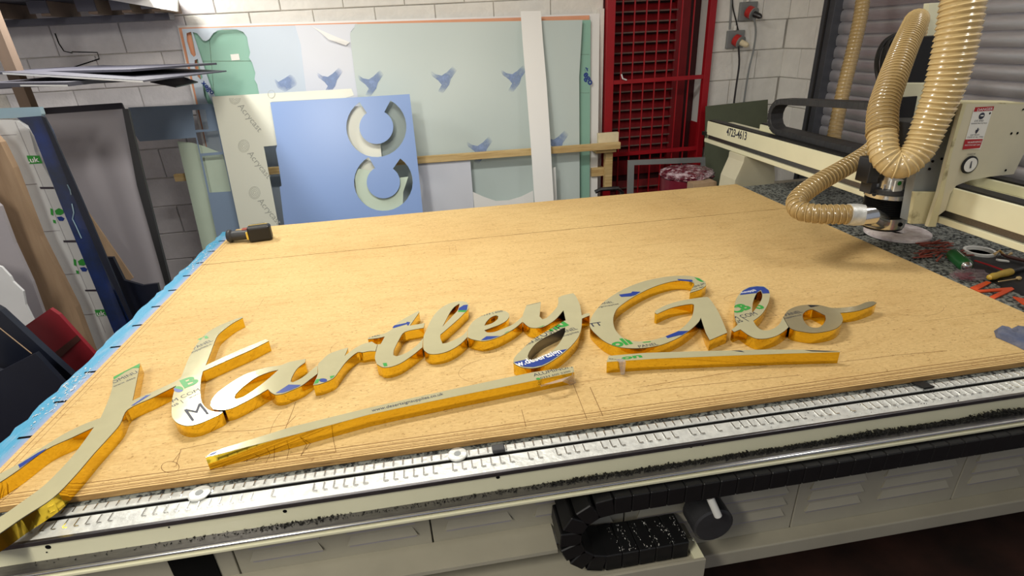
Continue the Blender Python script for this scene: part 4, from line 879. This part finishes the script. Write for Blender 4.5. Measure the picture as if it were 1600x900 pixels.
zr = min(sA.data.vertices[0].co.z, sC.data.vertices[0].co.z)
MB().box(-3.2, -1.55, 3.7, 3.78, zr-.030, zr-.012).build('rack_bearer', M['darksheet'], rk)
MB().box(-3.2, -1.55, 4.2, 4.28, zr-.030, zr-.012).build('rack_bearer', M['darksheet'], rk)

# ================================================================ BEHIND / RIGHT
# sockets on the wall
def socket(label, px, py, cab):
    c = ay(px, py, YW-.02); t = thing('wall_socket', label, 'socket', (c.x, YW, c.z), 'red industrial sockets')
    MB().box(c.x-.075, c.x+.075, YW-.035, YW-.009, c.z-.065, c.z+.07).build('back_plate', M['grey'], t, bevel=.004)
    d = V((.35, -.85, -.35)).normalized()
    MB().lathe(c+V((0, -.015, .0)), [(.045, 0), (.045, .05), (.038, .052)], 20, d).build('socket_body', M['socketred'], t, True)
    MB().lathe(c+V((0, -.015, 0))+d*.05, [(.046, 0), (.048, .012), (.03, .014)], 20, d).build('lid', M['grey'], t, True)
    MB().lathe(c+V((0, -.015, 0))+d*.06, [(.024, 0), (.02, .06), (.012, .075)], 14, d).build('plug', M['steel'] if py < 40 else M['timberpale'], t, True)
    MB().lathe(c+V((-.02, -.02, .07)), [(.012, 0), (.012, .035)], 10).build('gland', M['lab'], t)
    return c
socket('upper red industrial socket on a grey plate on the back wall', 1168, 18, 1)
socket('lower red industrial socket on a grey plate on the back wall', 1148, 62, 1)
def cable(label, px, y, r, m, cat='cable', name='power_cable'):
    return tag(MB().tube(spline([ay(a, b, yy) for (a, b), yy in zip(px, y)], .03), r, 8).build(name, m, None, True), label, cat)
cable('grey cable hanging from the upper red socket down behind the gantry', [(1178, 28), (1181, 50), (1177, 80), (1170, 110), (1163, 155), (1160, 190)], [4.50]*6, .008, M['grey'])
cable('dark cable hanging from the lower red socket down behind the gantry', [(1154, 72), (1155, 100), (1151, 130), (1147, 160), (1145, 188)], [4.48]*5, .008, M['steel'])
cable('thin black cable running down the wall to the lower socket', [(1144, -20), (1145, 10), (1150, 32), (1154, 50)], [4.58]*4, .005, M['black'])
cable('grey conduit running down the wall above the lower socket', [(1143, -20), (1142, 15), (1140, 46)], [4.585]*3, .008, M['grey'], 'conduit', 'conduit')
cable('white conduit stub above the upper socket', [(1161, -20), (1160, 5)], [4.585]*2, .009, M['lab'], 'conduit', 'conduit')
# items standing behind the machine
sheet('olive_board', 'dull olive-green board leaning on the wall behind the gantry', [(1103, 166), (1200, 155.5), (1200, 290, F), (1103, 300, F)], (4.32, 4.52), M['olive'], th=.01, cat='board')
wf = thing('metal_frame', 'empty grey rectangular metal frame standing before the red gate', 'frame', (2.0, 4.2, 0))
PFm = (4.05, 4.25)
MB().prism([alean(*q, *PFm) for q in ((982, 251), (1102, 246), (1104, 330), (980, 340))], [[alean(*q, *PFm) for q in ((991, 258), (1096, 254), (1098, 322), (989, 332))]], (0, .02, 0)).build('frame_bars', M['grey'], wf)
MB().box(alean(982, 251, *PFm).x, alean(982, 251, *PFm).x+.04, 4.06, 4.1, 0, .45).box(alean(1100, 250, *PFm).x-.04, alean(1100, 250, *PFm).x, 4.06, 4.1, 0, .45).build('frame_feet', M['grey'], wf)
p = ay(1073, 275, 3.78)
tb = thing('maroon_tub', 'round maroon tub wrapped in crumpled clear plastic behind the board corner', 'tub', (p.x, 3.78, 0))
MB().lathe((p.x, 3.78, 0), [(.15, 0), (.175, .02), (.19, .80), (.19, p.z-.0)], 32).build('tub_body', M['maroon'], tb, True)
b = bmesh.new(); bmesh.ops.create_icosphere(b, subdivisions=4, radius=1)
for v in b.verts: n_r = random.uniform(.92, 1.06); v.co = V((v.co.x*.20*n_r, v.co.y*.20*n_r, v.co.z*.05*n_r))+V((p.x, 3.78, p.z+.02))
o = bmobj('plastic_cover', b, M['plasticwrap'], tb); keep(o)
o = sheet('brown_box', 'low brown board end by the maroon tub', [(1084, 288), (1120, 284), (1122, 330, F), (1086, 330, F)], (3.5, 3.5), M['timberv'], th=.1, cat='board')
tag(MB().tube([ay(930, 300, 3.9), ay(938, 296, 3.9), ay(965, 294, 3.9), ay(972, 300, 3.9), V((ay(974, 330, 3.9).x, 3.9, .0))], .016, 8).build('black_pipe', M['steel'], None, True), 'dark grey bent pipe lying behind the far edge of the board', 'pipe')

# ---------------------------------------------------------------- GANTRY
GX = 2.01
ga = thing('router_gantry', 'cream gantry beam with number 4723-4613, spanning the machine bed at the right', 'gantry', (GX, 2.4, .9))
yF = ax(1104, 205, GX).y; zT = ax(1105, 189, GX).z; zB = ax(1102, 221, GX).z
zT2 = zT-.0; yN = .55
zlip = zB+.030
MB().box(GX, GX+.012, yN, yF, zlip+.022, zT).box(GX+.012, GX+.20, yN, yF, zlip, zT-.02).build('front_beam', M['cream'], ga, bevel=.003)
MB().box(GX+.006, GX+.02, yN, yF-.02, zlip-.004, zlip+.024).build('beam_rail', M['rail'], ga)
MB().box(GX-.006, GX+.10, yN, yF+.01, zB-.002, zlip-.006).build('beam_lip', M['cream'], ga, bevel=.003)
MB().box(GX+.014, GX+.07, yN, yF-.0, zT-.02, zT+.006).build('top_rail', M['black'], ga)
MB().box(GX+.165, GX+.22, yN, ax(1137, 189, GX+.13).y-.35, zT-.02, zT+.018).build('rear_beam', M['cream'], ga, bevel=.003)
MB().box(GX+.175, GX+.225, yN, ax(1137, 189, GX+.13).y-.35, zT+.018, zT+.026).build('rear_rail', M['black'], ga)
text('serial_number', '4723-4613', ax(1135, 211, GX), ax(1166, 219, GX), (-1, 0, 0), M['dark_print'], ga, .02, 1.25, lift=.001)
MB().box(GX-.02, GX+.0, yF-.01, yF+.03, zT-.10, zT-.075).build('end_switch', M['black'], ga)
# pedestal leg of the gantry
ya, yb_ = 3.46, 3.69
pz = BZ
prof = [(GX+.02, zB), (GX+.012, zB-.03), (GX-.06, pz+.06), (GX-.13, pz+.001), (GX+.30, pz+.001), (GX+.25, zB)]
prof = [(1.994, zB-.003), (1.992, zB-.04), (1.950, pz+.02), (1.944, pz-.079), (2.24, pz-.079), (2.238, pz+.01), (2.20, zB-.003)]
MB().box(-1.2, X1-.01, 3.178, 3.50, .60, .80).build('far_side_beam', M['creamshade'], tbl)
MB().prism([(x, 3.26+.0, z) for x, z in prof], [], (0, .19, 0)).build('pedestal', M['creamplate'], ga, bevel=.004)
# second, low block behind it
# carriage side plate with the warning labels
PY = 1.80
q = lambda a, b: ay(a, b, PY)
plt = [q(1503, 162), (q(1606, 163)), q(1612, 215), q(1584, 272), q(1547, 276), q(1515, 282), q(1494, 290), q(1485, 303), q(1478, 328), q(1462, 340), q(1458, 354), q(1449, 354), q(1467, 300), q(1478, 255)]
cp = thing('carriage_plate', 'cream carriage side plate with red danger labels on the gantry', 'machine plate', (2.1, PY, 1.2))
pl_ = MB().prism(plt, [], (0, .014, 0)).build('plate', M['creamplate'], cp)
MB().prism([q(1503, 162), q(1506, 160), q(1608, 161), q(1608, 163)], [], (0, .10, 0)).build('plate_top', M['creamedge'], cp)
MB().prism([q(1503, 162), q(1509, 163), q(1486, 240), q(1474, 300), q(1461, 354), q(1449, 354), q(1467, 300), q(1478, 255)], [], (0, -.003, 0)).build('worn_edge', M['creamedge'], cp)
k_ = lambda a, b, off=.001: q(a, b)-V((0, off, 0))
MB().prism([k_(1521.5, 168), (k_(1552, 166.5)), k_(1531, 233), k_(1504, 233)], [], (0, -.0008, 0)).build('warning_label', M['lab'], cp)
MB().prism([k_(1523, 167.5, .0019), k_(1552.5, 166, .0019), k_(1550.5, 172.5, .0019), k_(1520.5, 174.5, .0019)], [], (0, -.0006, 0)).build('danger_band', M['danger'], cp)
MB().prism([k_(1507, 218, .0019), k_(1535, 217, .0019), k_(1530, 231, .0019), k_(1503, 233.5, .0019)], [], (0, -.0006, 0)).build('warning_band', M['danger'], cp)
nn = (0, -1, 0)
text('printed_text', 'DANGER', k_(1525.5, 173.5), k_(1549.5, 171.5), nn, M['white_print'], cp, .02, .8, lift=.002)
text('printed_text', 'WARNING', k_(1510, 224), k_(1532, 222.5), nn, M['white_print'], cp, .02, .8, lift=.002)
text('printed_text', 'PINCH POINT KEEP CLEAR', k_(1506, 228), k_(1530, 227), nn, M['white_print'], cp, .0, 1.4, lift=.002)
for (a, b, s_) in ((1518.5, 190.5, 'EYE AND'), (1516, 194, 'HEARING PROTECTION'), (1512, 212, 'KEEP HANDS'), (1510, 215.5, 'CLEAR AT ALL TIMES')):
    text('printed_text', s_, k_(a+(3 if len(s_) < 11 else 0), b), k_(a+(17 if len(s_) < 11 else 25), b-.8), nn, M['dark_print'], cp, .01, 1.0, lift=.0015)
MB().lathe(k_(1533, 181, .0022), [(.012, 0), (.012, .0006)], 18, nn).build('goggles_pictogram', M['dark_print'], cp)
MB().box(k_(1533, 181).x-.006, k_(1533, 181).x+.006, PY-.0045, PY-.0032, k_(1533, 181).z-.001, k_(1533, 181).z+.003).build('pictogram_gap', M['lab'], cp)
hp = k_(1525.5, 204, .0022)
MB().prism([hp+V((a*.0011, 0, b*.0011)) for a, b in ((-5, -4), (0, -11), (4, -5), (7, 2), (8, 6), (4, 2), (3, 9), (0, 9), (-1, 3), (-5, 3))], [], (0, -.0006, 0)).build('hand_pictogram', M['dark_print'], cp)
gc = k_(1513, 257, .003)
MB().lathe(gc, [(.034, 0), (.034, .004), (.028, .006)], 28, nn).build('gauge_ring', M['black'], cp)
MB().lathe(gc+V((0, -.006, 0)), [(.027, 0), (.027, .001)], 28, nn).build('gauge_dial', M['lab'], cp)
MB().prism([gc+V((0, -.0085, 0))+V(v_) for v_ in ((-.002, 0, -.012), (.004, 0, -.012), (-.001, 0, .016), (-.004, 0, .014))], [], (0, -.0006, 0)).build('gauge_needle', M['dark_print'], cp)
text('printed_text', 'SPINDLE AIR', k_(1510, 242), k_(1523, 241), nn, M['steel'], cp, 0, 1, lift=.002)
for a, b in ((1580, 208.5), (1589.5, 208), (1571, 266), (1546, 177), (1598, 171)): MB().lathe(k_(a, b, .001), [(.005 if b > 200 else .003, 0), (.004, .001)], 10, nn).build('screw_hole', M['slot'], cp)
# beam section right of the plate (same beam) carries the front edge; spindle carriage
SY = 1.99
sp_ = thing('spindle_carriage', 'router spindle with black bellows and metal dust shoe on the gantry', 'spindle', (1.95, SY, 1.0))
e_ = lambda a, b, y=SY: ay(a, b, y)
c = e_(1383, 330); cx = c.x; sy = SY
def zat(py): return e_(1383, py).z
axx = V((.035, 0, 1)).normalized()
def cyl(name, r, py0, py1, m, dr=0, x=0, seg=28, prof=None):
    z0, z1 = zat(py0), zat(py1); z0, z1 = min(z0, z1), max(z0, z1)
    return MB().lathe((cx+x, sy, z0), prof(z1-z0) if prof else [(r-.002, 0), (r, .002), (r, z1-z0-.002), (r-.002, z1-z0)], seg).build(name, m, sp_, True)
cyl('dust_shoe', .082, 350, 334, M['aluclean'])
cyl('shoe_skirt', .078, 353, 350, M['black'])
def bel(h):
    out = []; n = 9
    for i in range(n): out += [(.080, h*i/n+.0005), (.090, h*(i+.5)/n), (.080, h*(i+1)/n-.0005)]
    return out
cyl('bellows', .09, 331, 306, M['black'], prof=bel)
cyl('clamp_ring', .094, 306, 299, M['aluclean'])
cyl('collar', .087, 299, 292, M['chain'])
cyl('spindle_body', .070, 292, 235, M['aluclean'])
cyl('motor', .062, 235, 190, M['chain'])
for i in range(14):
    t = 2*math.pi*i/14; MB().lathe((cx+.074*math.cos(t), sy+.074*math.sin(t), zat(296)), [(.005, 0), (.005, .03)], 8).build('stud', M['aluclean'], sp_)
MB().box(cx-.055, cx-.02, sy-.075, sy-.068, zat(292), zat(276)).build('green_label', M['lab'], sp_)
MB().lathe((cx-.038, sy-.0752, zat(280)), [(.009, 0), (.009, .001)], 14, (0, -1, 0)).build('label_dot', M['green_print'], sp_)
MB().obox((cx+.05, sy-.05, zat(300)), (.17, .03, .008), (0, .06, 0), (0, 0, .018)).build('arm', M['aluclean'], sp_, bevel=.003)
MB().tube([(cx+.075, sy-.055, zat(302)), (cx+.055, sy-.07, zat(332))], .007, 8).build('strut', M['aluclean'], sp_, True)
MB().tube([(cx+.055, sy-.07, zat(334)), (cx+.11, sy-.06, zat(333)), (cx+.16, sy-.01, zat(325)), (cx+.165, sy, zat(306))], .005, 8).build('strut', M['aluclean'], sp_, True)
MB().lathe((cx+.09, sy+.02, zat(303)), [(.018, 0), (.018, .14)], 14).build('guide_rod', M['aluclean'], sp_, True)
hd = V((-.98, -.2, 0))
MB().tube([V((cx-.03, sy-.03, zat(342))), ad(1358, 338, 2.09), ad(1349, 336.5, 2.105)], [.034, .036, .038], 22).build('hose_port', M['aluclean'], sp_, True)
MB().lathe((cx+.01, sy-.0825, zat(342)), [(.009, 0), (.008, .004)], 14, (0, -1, 0)).build('screw_hole', M['slot'], sp_)
MB().lathe((cx-.012, sy-.094, zat(303)), [(.008, 0), (.008, .006)], 14, (0, -1, 0)).build('clamp_bolt', M['black'], sp_)
MB().lathe((cx-.10, sy-.03, zat(297)), [(.008, 0), (.008, .02)], 14, (-.7, -.7, 0)).build('clamp_knob', M['black'], sp_)
MB().box(cx-.14, cx-.09, sy-.02, sy+.05, zat(282), zat(245)).build('sensor_box', M['steel'], sp_, bevel=.003)
MB().box(cx-.105, cx-.08, sy-.01, sy+.05, zat(300), zat(280)).build('bracket', M['chain'], sp_)
# back plate of the z-axis with its covers
zlo = .90
def cps(a, b, c, d, y, th, name, m): MB().prism([ay(*a, y), ay(*b, y), ay(*c, y), ay(*d, y)], [], (0, th, 0)).build(name, m, sp_, bevel=.002)
cps((1418, 345), (1450, 345), (1502, 165), (1450, 165), 1.845, .04, 'z_plate', M['grey'])
cps((1422, 350), (1450, 350), (1466, 300), (1430, 300), 1.825, .016, 'z_slide_block', M['creamedge'])
cps((1380, 285), (1440, 285), (1452, 130), (1402, 130), 2.24, .05, 'motor_cover', M['cream'])
cps((1398, 186), (1427, 186), (1434, 150), (1405, 152), 2.234, .004, 'cover_window', M['black'])
cps((1406, 132), (1452, 128), (1470, 55), (1415, 60), 2.36, .06, 'motor_box', M['black'])
cps((1434, 150), (1452, 150), (1470, 4), (1452, 5), 2.44, .03, 'mast', M['cream'])
cps((1402, 245), (1411, 245), (1415, 222), (1406, 224), 2.23, .006, 'brown_tab', M['redband'])
MB().lathe(ay(1417, 201, 2.238), [(.006, 0), (.005, .003)], 10, nn).build('screw_hole', M['slot'], sp_)
for a, b in ((1471, 197), (1471, 248), (1457, 252), (1452, 264)): MB().lathe(ay(a, b, 1.843), [(.005, 0), (.005, .003)], 10, nn).build('screw_hole', M['slot'], sp_)
MB().tube([ay(1402, 200, 2.14), ay(1420, 221, 2.13)], .003, 6).build('thin_cable', M['black'], sp_)
# black cable loops beside the motor
for k in range(3):
    dx = k*9; tag(MB().tube(spline([ad(1385+dx, 160, 2.55), ad(1373+dx, 125-k, 2.55), ad(1370+dx, 95-2*k, 2.6), ad(1380+dx, 68-k*2, 2.65), ad(1402+dx*.5, 54+k*5, 2.7), ad(1430, 56+k*5, 2.75), ad(1452-k, 78+k*5, 2.75), ad(1456-k*2, 110, 2.7), ad(1450, 140, 2.6)], .02), .0105, 10).build('motor_cable', M['black'], None, True), ['outermost black cable looped behind the rising hose', 'middle black cable looped behind the rising hose', 'innermost black cable looped behind the rising hose'][k], 'cable', 'black cables looped at the motor')
# cable chain on top of the gantry
gc2 = thing('gantry_cable_chain', 'dark grey cable chain bent back over the far end of the gantry beam', 'cable chain', (2.3, 3.2, 1.2))
xf = GX+.08; GXc = xf+.043; zlo_ = max(zT+.019, ax(1212, 212, xf).z+.018); zup_ = ax(1225, 155, xf).z-.018; rr = (zup_-zlo_)/2; mid = (zup_+zlo_)/2; yb0 = ax(1198, 183, xf).y-.018-1.05*rr; pe = ax(1380, 160, xf)
pts = [V((GXc, pe.y-.05, pe.z-.018)), V((GXc, (pe.y+yb0)/2, (pe.z-.018+zup_)/2)), V((GXc, yb0, zup_))]+[V((GXc, yb0+rr*1.05*math.sin(math.pi*i/12), mid+rr*math.cos(math.pi*i/12))) for i in range(1, 12)]+[V((GXc, yb0, zlo_)), V((GXc, ax(1345, 250, xf).y, zlo_))]
chain(gc2, resample(pts, .02), (.085, 0, 0), .034, .040, M['chain'])

# ---------------------------------------------------------------- hoses
def hose(name, label, ctrl, r, pitch, m, amp=.07, wire=None, seg=20, cat='hose', r2=None, t0=.0, t1=1.0):
    P = resample(spline(ctrl, .02), pitch/4); NP = len(P); rf = lambda i: r if r2 is None else r+(r2-r)*min(1, max(0, (i/NP-t0)/(t1-t0)))
    R = [rf(i)*(1+amp*(1 if i % 4 == 0 else (.3 if i % 2 else -.6))) for i in range(len(P))]
    if isinstance(label, str): t = thing(name, label, cat, tuple(P[-1]))
    else: t = label
    MB().tube(P, R, seg).build('hose_body' if isinstance(label, str) else name, m, t, True)
    if wire:
        W = MB()
        # spiral reinforcing wire standing proud of the wall
        N = len(P); a = (P[1]-P[0]).orthogonal().normalized(); pts = []
        for i in range(0, N-1):
            T = (P[min(i+1, N-1)]-P[max(i-1, 0)]).normalized(); a = (a-T*a.dot(T)).normalized(); b = T.cross(a)
            for k in range(4):
                t_ = 2*math.pi*(i*4+k)/16
                pts.append(P[i].lerp(P[i+1], k/4)+(a*math.cos(t_)+b*math.sin(t_))*rf(i)*(1+amp*.7))
        W.tube(pts, r*.045, 5); W.build('spiral_rib', wire, t, True)
    return t
big = hose('dust_hose', 'thick ribbed tan dust hose hanging in a U-bend in front of the spindle', [ad(1520, -90, 1.80), ad(1508, -20, 1.84), ad(1497, 50, 1.88), ad(1478, 130, 1.94), ad(1452, 196, 2.0), ad(1434, 236, 2.03), ad(1406, 259, 2.05), ad(1383, 244, 2.07), ad(1378, 205, 2.09)], .064, .0195, M['hose'], .045, M['hosewire'], 24, r2=.049, t0=.40, t1=.82)
hose('rising_section', big, [ad(1378, 210, 2.087), ad(1380, 170, 2.12), ad(1394, 125, 2.17), ad(1411, 80, 2.24), ad(1425, 48, 2.32), ad(1431, 35, 2.40), ad(1431, 36, 2.47), ad(1426, 70, 2.54), ad(1420, 110, 2.56)], .052, .017, M['hose2'], .045, M['hose'], 24, r2=.047, t0=0, t1=.6)
sm = hose('dust_hose', 'thinner darker tan hose curling across the bed to the dust shoe', [ad(1372, 225, 2.50), ad(1355, 240, 2.42), ad(1320, 262, 2.36), ad(1275, 288, 2.30), ad(1246, 312, 2.24), ad(1249, 328, 2.19), ad(1275, 334, 2.15), ad(1305, 335, 2.13), ad(1328, 335, 2.12)], .037, .0215, M['hose2'], .07, M['hose'], 20)
MB().tube([ad(1324, 335, 2.12), ad(1336, 335.5, 2.12), ad(1350, 336, 2.11)], [.042, .044, .040], 18).build('foil_joint', M['alu'], sm, True)
hose('dust_hose', 'thin tan hose hanging straight down in front of the roller shutter', [ad(1352, -60, 3.3), ad(1347, 10, 3.3), ad(1335, 70, 3.3), ad(1318, 140, 3.3), ad(1303, 215, 3.3), ad(1298, 250, 3.3)], .038, .024, M['hose2'], .06, M['hose'], 16)

# ================================================================ THINGS ON THE BED, RIGHT
B0 = BZ+.0008
def P2(px, py, z=B0): return az(px, py, z)
c = az(1402, 361, BZ+.016); tag(MB().lathe((c.x, c.y, B0), [(.036, .0), (.132, .0), (.137, .003), (.137, .014), (.133, .017), (.040, .017), (.036, .014), (.036, .0)], 40).build('foam_roll', M['foam'], None, True), 'thick white flat roll of tape lying under the spindle', 'tape roll')
c = az(1531, 392, BZ+.012); tag(MB().lathe((c.x, c.y, B0), [(.045, 0), (.056, 0), (.058, .014), (.047, .014), (.045, 0)], 36).build('tape_roll', M['lab'], None, True), 'thin white roll of tape beside the green spray can', 'tape roll')
for i in range(26):
    x_, y_ = random.uniform(1440, 1505), random.uniform(377, 404); a = az(x_, y_, B0+.002+.0006*i); L = random.uniform(.05, .13); t = random.uniform(-.5, .6)
    d = V((math.cos(t), math.sin(t), 0)); s_ = V((-d.y, d.x, 0))
    tag(MB().obox(a-d*L/2, d*L, s_*random.uniform(.004, .009), (0, 0, .0028)).build('scrap_strip', M['scrap'], None), 'thin red-brown plastic strip in the pile beside the white roll', 'strip', 'red-brown scrap strips')
# spray can
a, b_ = az(1489, 398, BZ+.026), az(1512, 418, BZ+.026); d = (b_-a); d.z = 0; L = .13; d.normalize(); a = V((a.x, a.y, BZ+.0275))
cn = thing('spray_can', 'small green and blue spray can lying on its side by the board edge', 'can', tuple(a))
MB().lathe(a, [(.022, 0), (.026, .004), (.026, L-.01), (.020, L)], 24, d).build('can_body', M['can'], cn, True)
s_ = V((-d.y, d.x, 0))
MB().lathe(a+d*L, [(.019, 0), (.013, .008), (.004, .011)], 18, d).build('can_dome', M['aluclean'], cn, True)
n_ = 12; vs = []; 
for i in range(n_): 
    t = math.radians(95+85*i/(n_-1)); vs += [a+d*.006+(s_*-math.cos(t)*-1+V((0, 0, 0)))*0+(-s_*math.sin(t)*.0264*-1 if False else (s_*math.sin(t)*-.0264))+V((0, 0, math.cos(t)*.0264)), None]
bl = MB(); N = 10; n0 = len(bl.v)
for i in range(N):
    t = math.radians(-100+75*i/(N-1)); off = (V((0, 0, 1))*math.sin(t)+(s_ if s_.y < 0 else -s_)*math.cos(t))*.0265
    bl.v += [a+d*.006+off, a+d*(L-.012)+off]
for i in range(N-1): bl.f.append((2*i, 2*i+1, 2*i+3, 2*i+2))
bl.build('blue_label', M['canblue'], cn, True)
MB().tube([a+d*.02+V((0, 0, .027)), a+d*.09+V((0, 0, .027))], .001, 4).build('label_edge', M['lab'], cn)
# clear bag with red scraps
c = az(1516, 430, BZ+.01); bg = thing('plastic_bag', 'clear plastic bag with dark red scraps in front of the spray can', 'bag', tuple(c))
b = bmesh.new(); bmesh.ops.create_icosphere(b, subdivisions=3, radius=1)
for v in b.verts: k = random.uniform(.8, 1.12); v.co = V((v.co.x*.075*k, v.co.y*.045*k, max(-.009, v.co.z*.016*k)))+V((c.x, c.y, BZ+.012))
keep(bmobj('bag_film', b, M['bag'], bg))
for i in range(7):
    t = random.uniform(0, 3); d = V((math.cos(t), math.sin(t), 0)); MB().obox(V((c.x+random.uniform(-.03, .03), c.y+random.uniform(-.015, .015), BZ+.003+.0012*i))-d*.03, d*.06, V((-d.y, d.x, 0))*.012, (0, 0, .003)).build('red_scrap', M['maroon'], bg)
# orange plastic offcuts
P = [az(a, b, BZ+.006) for a, b in ((1516, 449), (1541, 439), (1549, 441), (1527, 453), (1581, 448.5), (1585, 451.5), (1552, 467.5), (1546, 463.5), (1567, 453.5), (1530, 456))]
tag(MB().prism(P, [], (0, 0, -.0045)).build('orange_offcut', M['orangepl'], None), 'bright orange N-shaped plastic offcut at the board edge', 'offcut', 'orange offcuts')
P = [az(a, b, BZ+.006) for a, b in ((1583, 463), (1604, 467), (1610, 478), (1598, 474))]
tag(MB().prism(P, [], (0, 0, -.0045)).build('orange_offcut', M['orangepl'], None), 'small orange pointed offcut at the right frame edge', 'offcut', 'orange offcuts')
# yellow-handled tool
a, b_ = az(1544, 434, BZ+.018), az(1581, 424, BZ+.018); d = (b_-a).normalized(); L = (b_-a).length
tl = thing('knife', 'yellow-handled hand tool lying on black cloth behind the orange offcut', 'tool', tuple(a))
MB().lathe(a, [(.002, 0), (.010, .006), (.014, .03), (.012, .055), (.015, L*.75), (.014, L-.008), (.004, L)], 18, d).build('handle', M['yellow'], tl, True)
MB().tube([b_, b_+d*.12], .008, 10).build('shaft', M['chain'], tl, True)
# black cloth under the tools
vs = []; fs_ = []
ol = [(1518, 396), (1600, 404), (1640, 430), (1650, 470), (1600, 462), (1560, 446), (1528, 428), (1516, 410)]
P = [az(a, b, BZ+.002) for a, b in ol]; cc = sum(P, V())/len(P); cc.z += .004
v = [cc]+P+[p_.lerp(cc, .5)+V((0, 0, random.uniform(.001, .004))) for p_ in P]; n = len(P)
f = [(0, 1+n+i, 1+n+(i+1) % n) for i in range(n)]+[(1+n+i, 1+i, 1+(i+1) % n, 1+n+(i+1) % n) for i in range(n)]
tag(obj('black_cloth', v, f, M['black']), 'crumpled black sheet on the bed under the tools at the right', 'cloth')
tag(MB().tube([az(1523, 407, BZ+.014), az(1545, 414, BZ+.014), az(1573, 424, BZ+.014)], .0035, 6).build('red_pencil', M['danger'], None), 'thin red pencil lying on the black sheet', 'pencil')
tag(MB().tube([az(1560, 440, BZ+.012), az(1592, 435, BZ+.012)], .002, 6).lathe(az(1592, 434.5, BZ+.012), [(.001, -.008), (.008, -.004), (.009, 0), (.008, .004), (.001, .008)], 12).build('awl', M['timber'], None, True), 'small awl with a round tan knob beside the yellow tool', 'tool')
tag(MB().tube([az(1553, 398, BZ+.014), az(1562, 392, BZ+.014), az(1572, 401, BZ+.014), az(1580, 396, BZ+.014)], .006, 8).build('brass_fitting', M['timber'], None, True), 'small brass pipe fitting behind the white tape roll', 'fitting')
tag(MB().obox(az(1560, 408, BZ+.014), az(1577, 410, BZ+.014)-az(1560, 408, BZ+.014), (0, .012, 0), (0, 0, .006)).build('white_tab', M['lab'], None), 'small white plastic tab on the black sheet', 'tab')
tag(MB().obox(az(1574, 404, BZ+.014), az(1625, 416, BZ+.014)-az(1574, 404, BZ+.014), (.01, .04, 0), (0, 0, .008)).build('maroon_block', M['redband'], None, bevel=.002), 'dark maroon flat block at the right frame edge behind the tools', 'block')
# cloth on the board
ol = [(1553, 517), (1560, 515), (1575, 521), (1588, 515), (1605, 516), (1625, 525), (1620, 548), (1602, 548), (1588, 541), (1570, 533), (1556, 527)]
P = [az(a, b, TZ+.001) for a, b in ol]; cc = sum(P, V())/len(P); n = len(P)
rings = [P]+[[p_.lerp(cc, t)+V((random.uniform(-.004, .004), random.uniform(-.004, .004), h+random.uniform(0, .008))) for p_ in P] for t, h in ((.12, .010), (.4, .016), (.7, .014))]
v = [x for r_ in rings for x in r_]+[cc+V((0, 0, .018))]
f = [(k*n+i, k*n+(i+1) % n, (k+1)*n+(i+1) % n, (k+1)*n+i) for k in range(3) for i in range(n)]+[(3*n+i, 3*n+(i+1) % n, 4*n) for i in range(n)]
tag(obj('grey_rag', v, f, M['cloth'], None, True), 'crumpled blue-grey rag at the right edge of the board', 'rag')

# ---------------------------------------------------------------- cordless driver on the far left corner of the board
dr = thing('cordless_driver', 'small black cordless driver with yellow trim lying on the board near its far left corner', 'power tool', tuple(az(390, 378, TZ)))
a, b_ = az(356, 369, TZ+.036), az(392, 366, TZ+.036); d = (b_-a).normalized()
MB().lathe(a, [(.012, -.004), (.030, 0), (.034, .006), (.034, .018), (.026, .026), (.027, .06), (.024, (b_-a).length)], 22, d).build('motor_housing', M['chain'], dr, True)
MB().lathe(a-d*.005, [(.018, 0), (.018, .004)], 18, d).build('end_cap', M['yellow'], dr, True)
w0 = az(390, 380, TZ+.002); ex = (az(420, 376, TZ+.002)-w0).normalized(); ey = V((-ex.y, ex.x, 0))
MB().obox(w0+V((0, 0, .0)), ex*.115, ey*.06, (0, 0, .082)).build('battery', M['black'], dr, bevel=.012, seg=3)
MB().obox(w0-ex*.008+V((0, 0, .018)), ex*.010, ey*.012, (0, 0, .042)).build('battery_clip', M['yellow'], dr, bevel=.003)
MB().obox(w0+ex*.006+ey*.046+V((0, 0, .0805)), ex*.095, ey*.005, (0, 0, .003)).build('trim_line', M['yellow'], dr, bevel=.001)
MB().obox(w0+ex*.0+ey*.04+V((0, 0, .02)), ex*.09, ey*.05, (0, 0, .058)).build('handle_foot', M['chain'], dr, bevel=.01)
MB().obox(az(378, 362, TZ+.055), ex*.06, ey*.03, (0, 0, .012)).build('grip_label', M['scrap'], dr, bevel=.003)

# ================================================================ tidy: no stray parentless parts
for o in list(bpy.data.objects):
    if o.type == 'MESH':
        me = o.data
        if me.users == 1 or not me.get('n'):
            me['n'] = 1
            bm = bmesh.new(); bm.from_mesh(me)
            if o.name.split('.')[0] not in ('return_band', 'inner_return', 'swarf', 'block'): bmesh.ops.recalc_face_normals(bm, faces=bm.faces)
            bm.to_mesh(me); bm.free()
            if len(me.polygons) and me.polygons[0].use_smooth: me.set_sharp_from_angle(angle=math.radians(38))
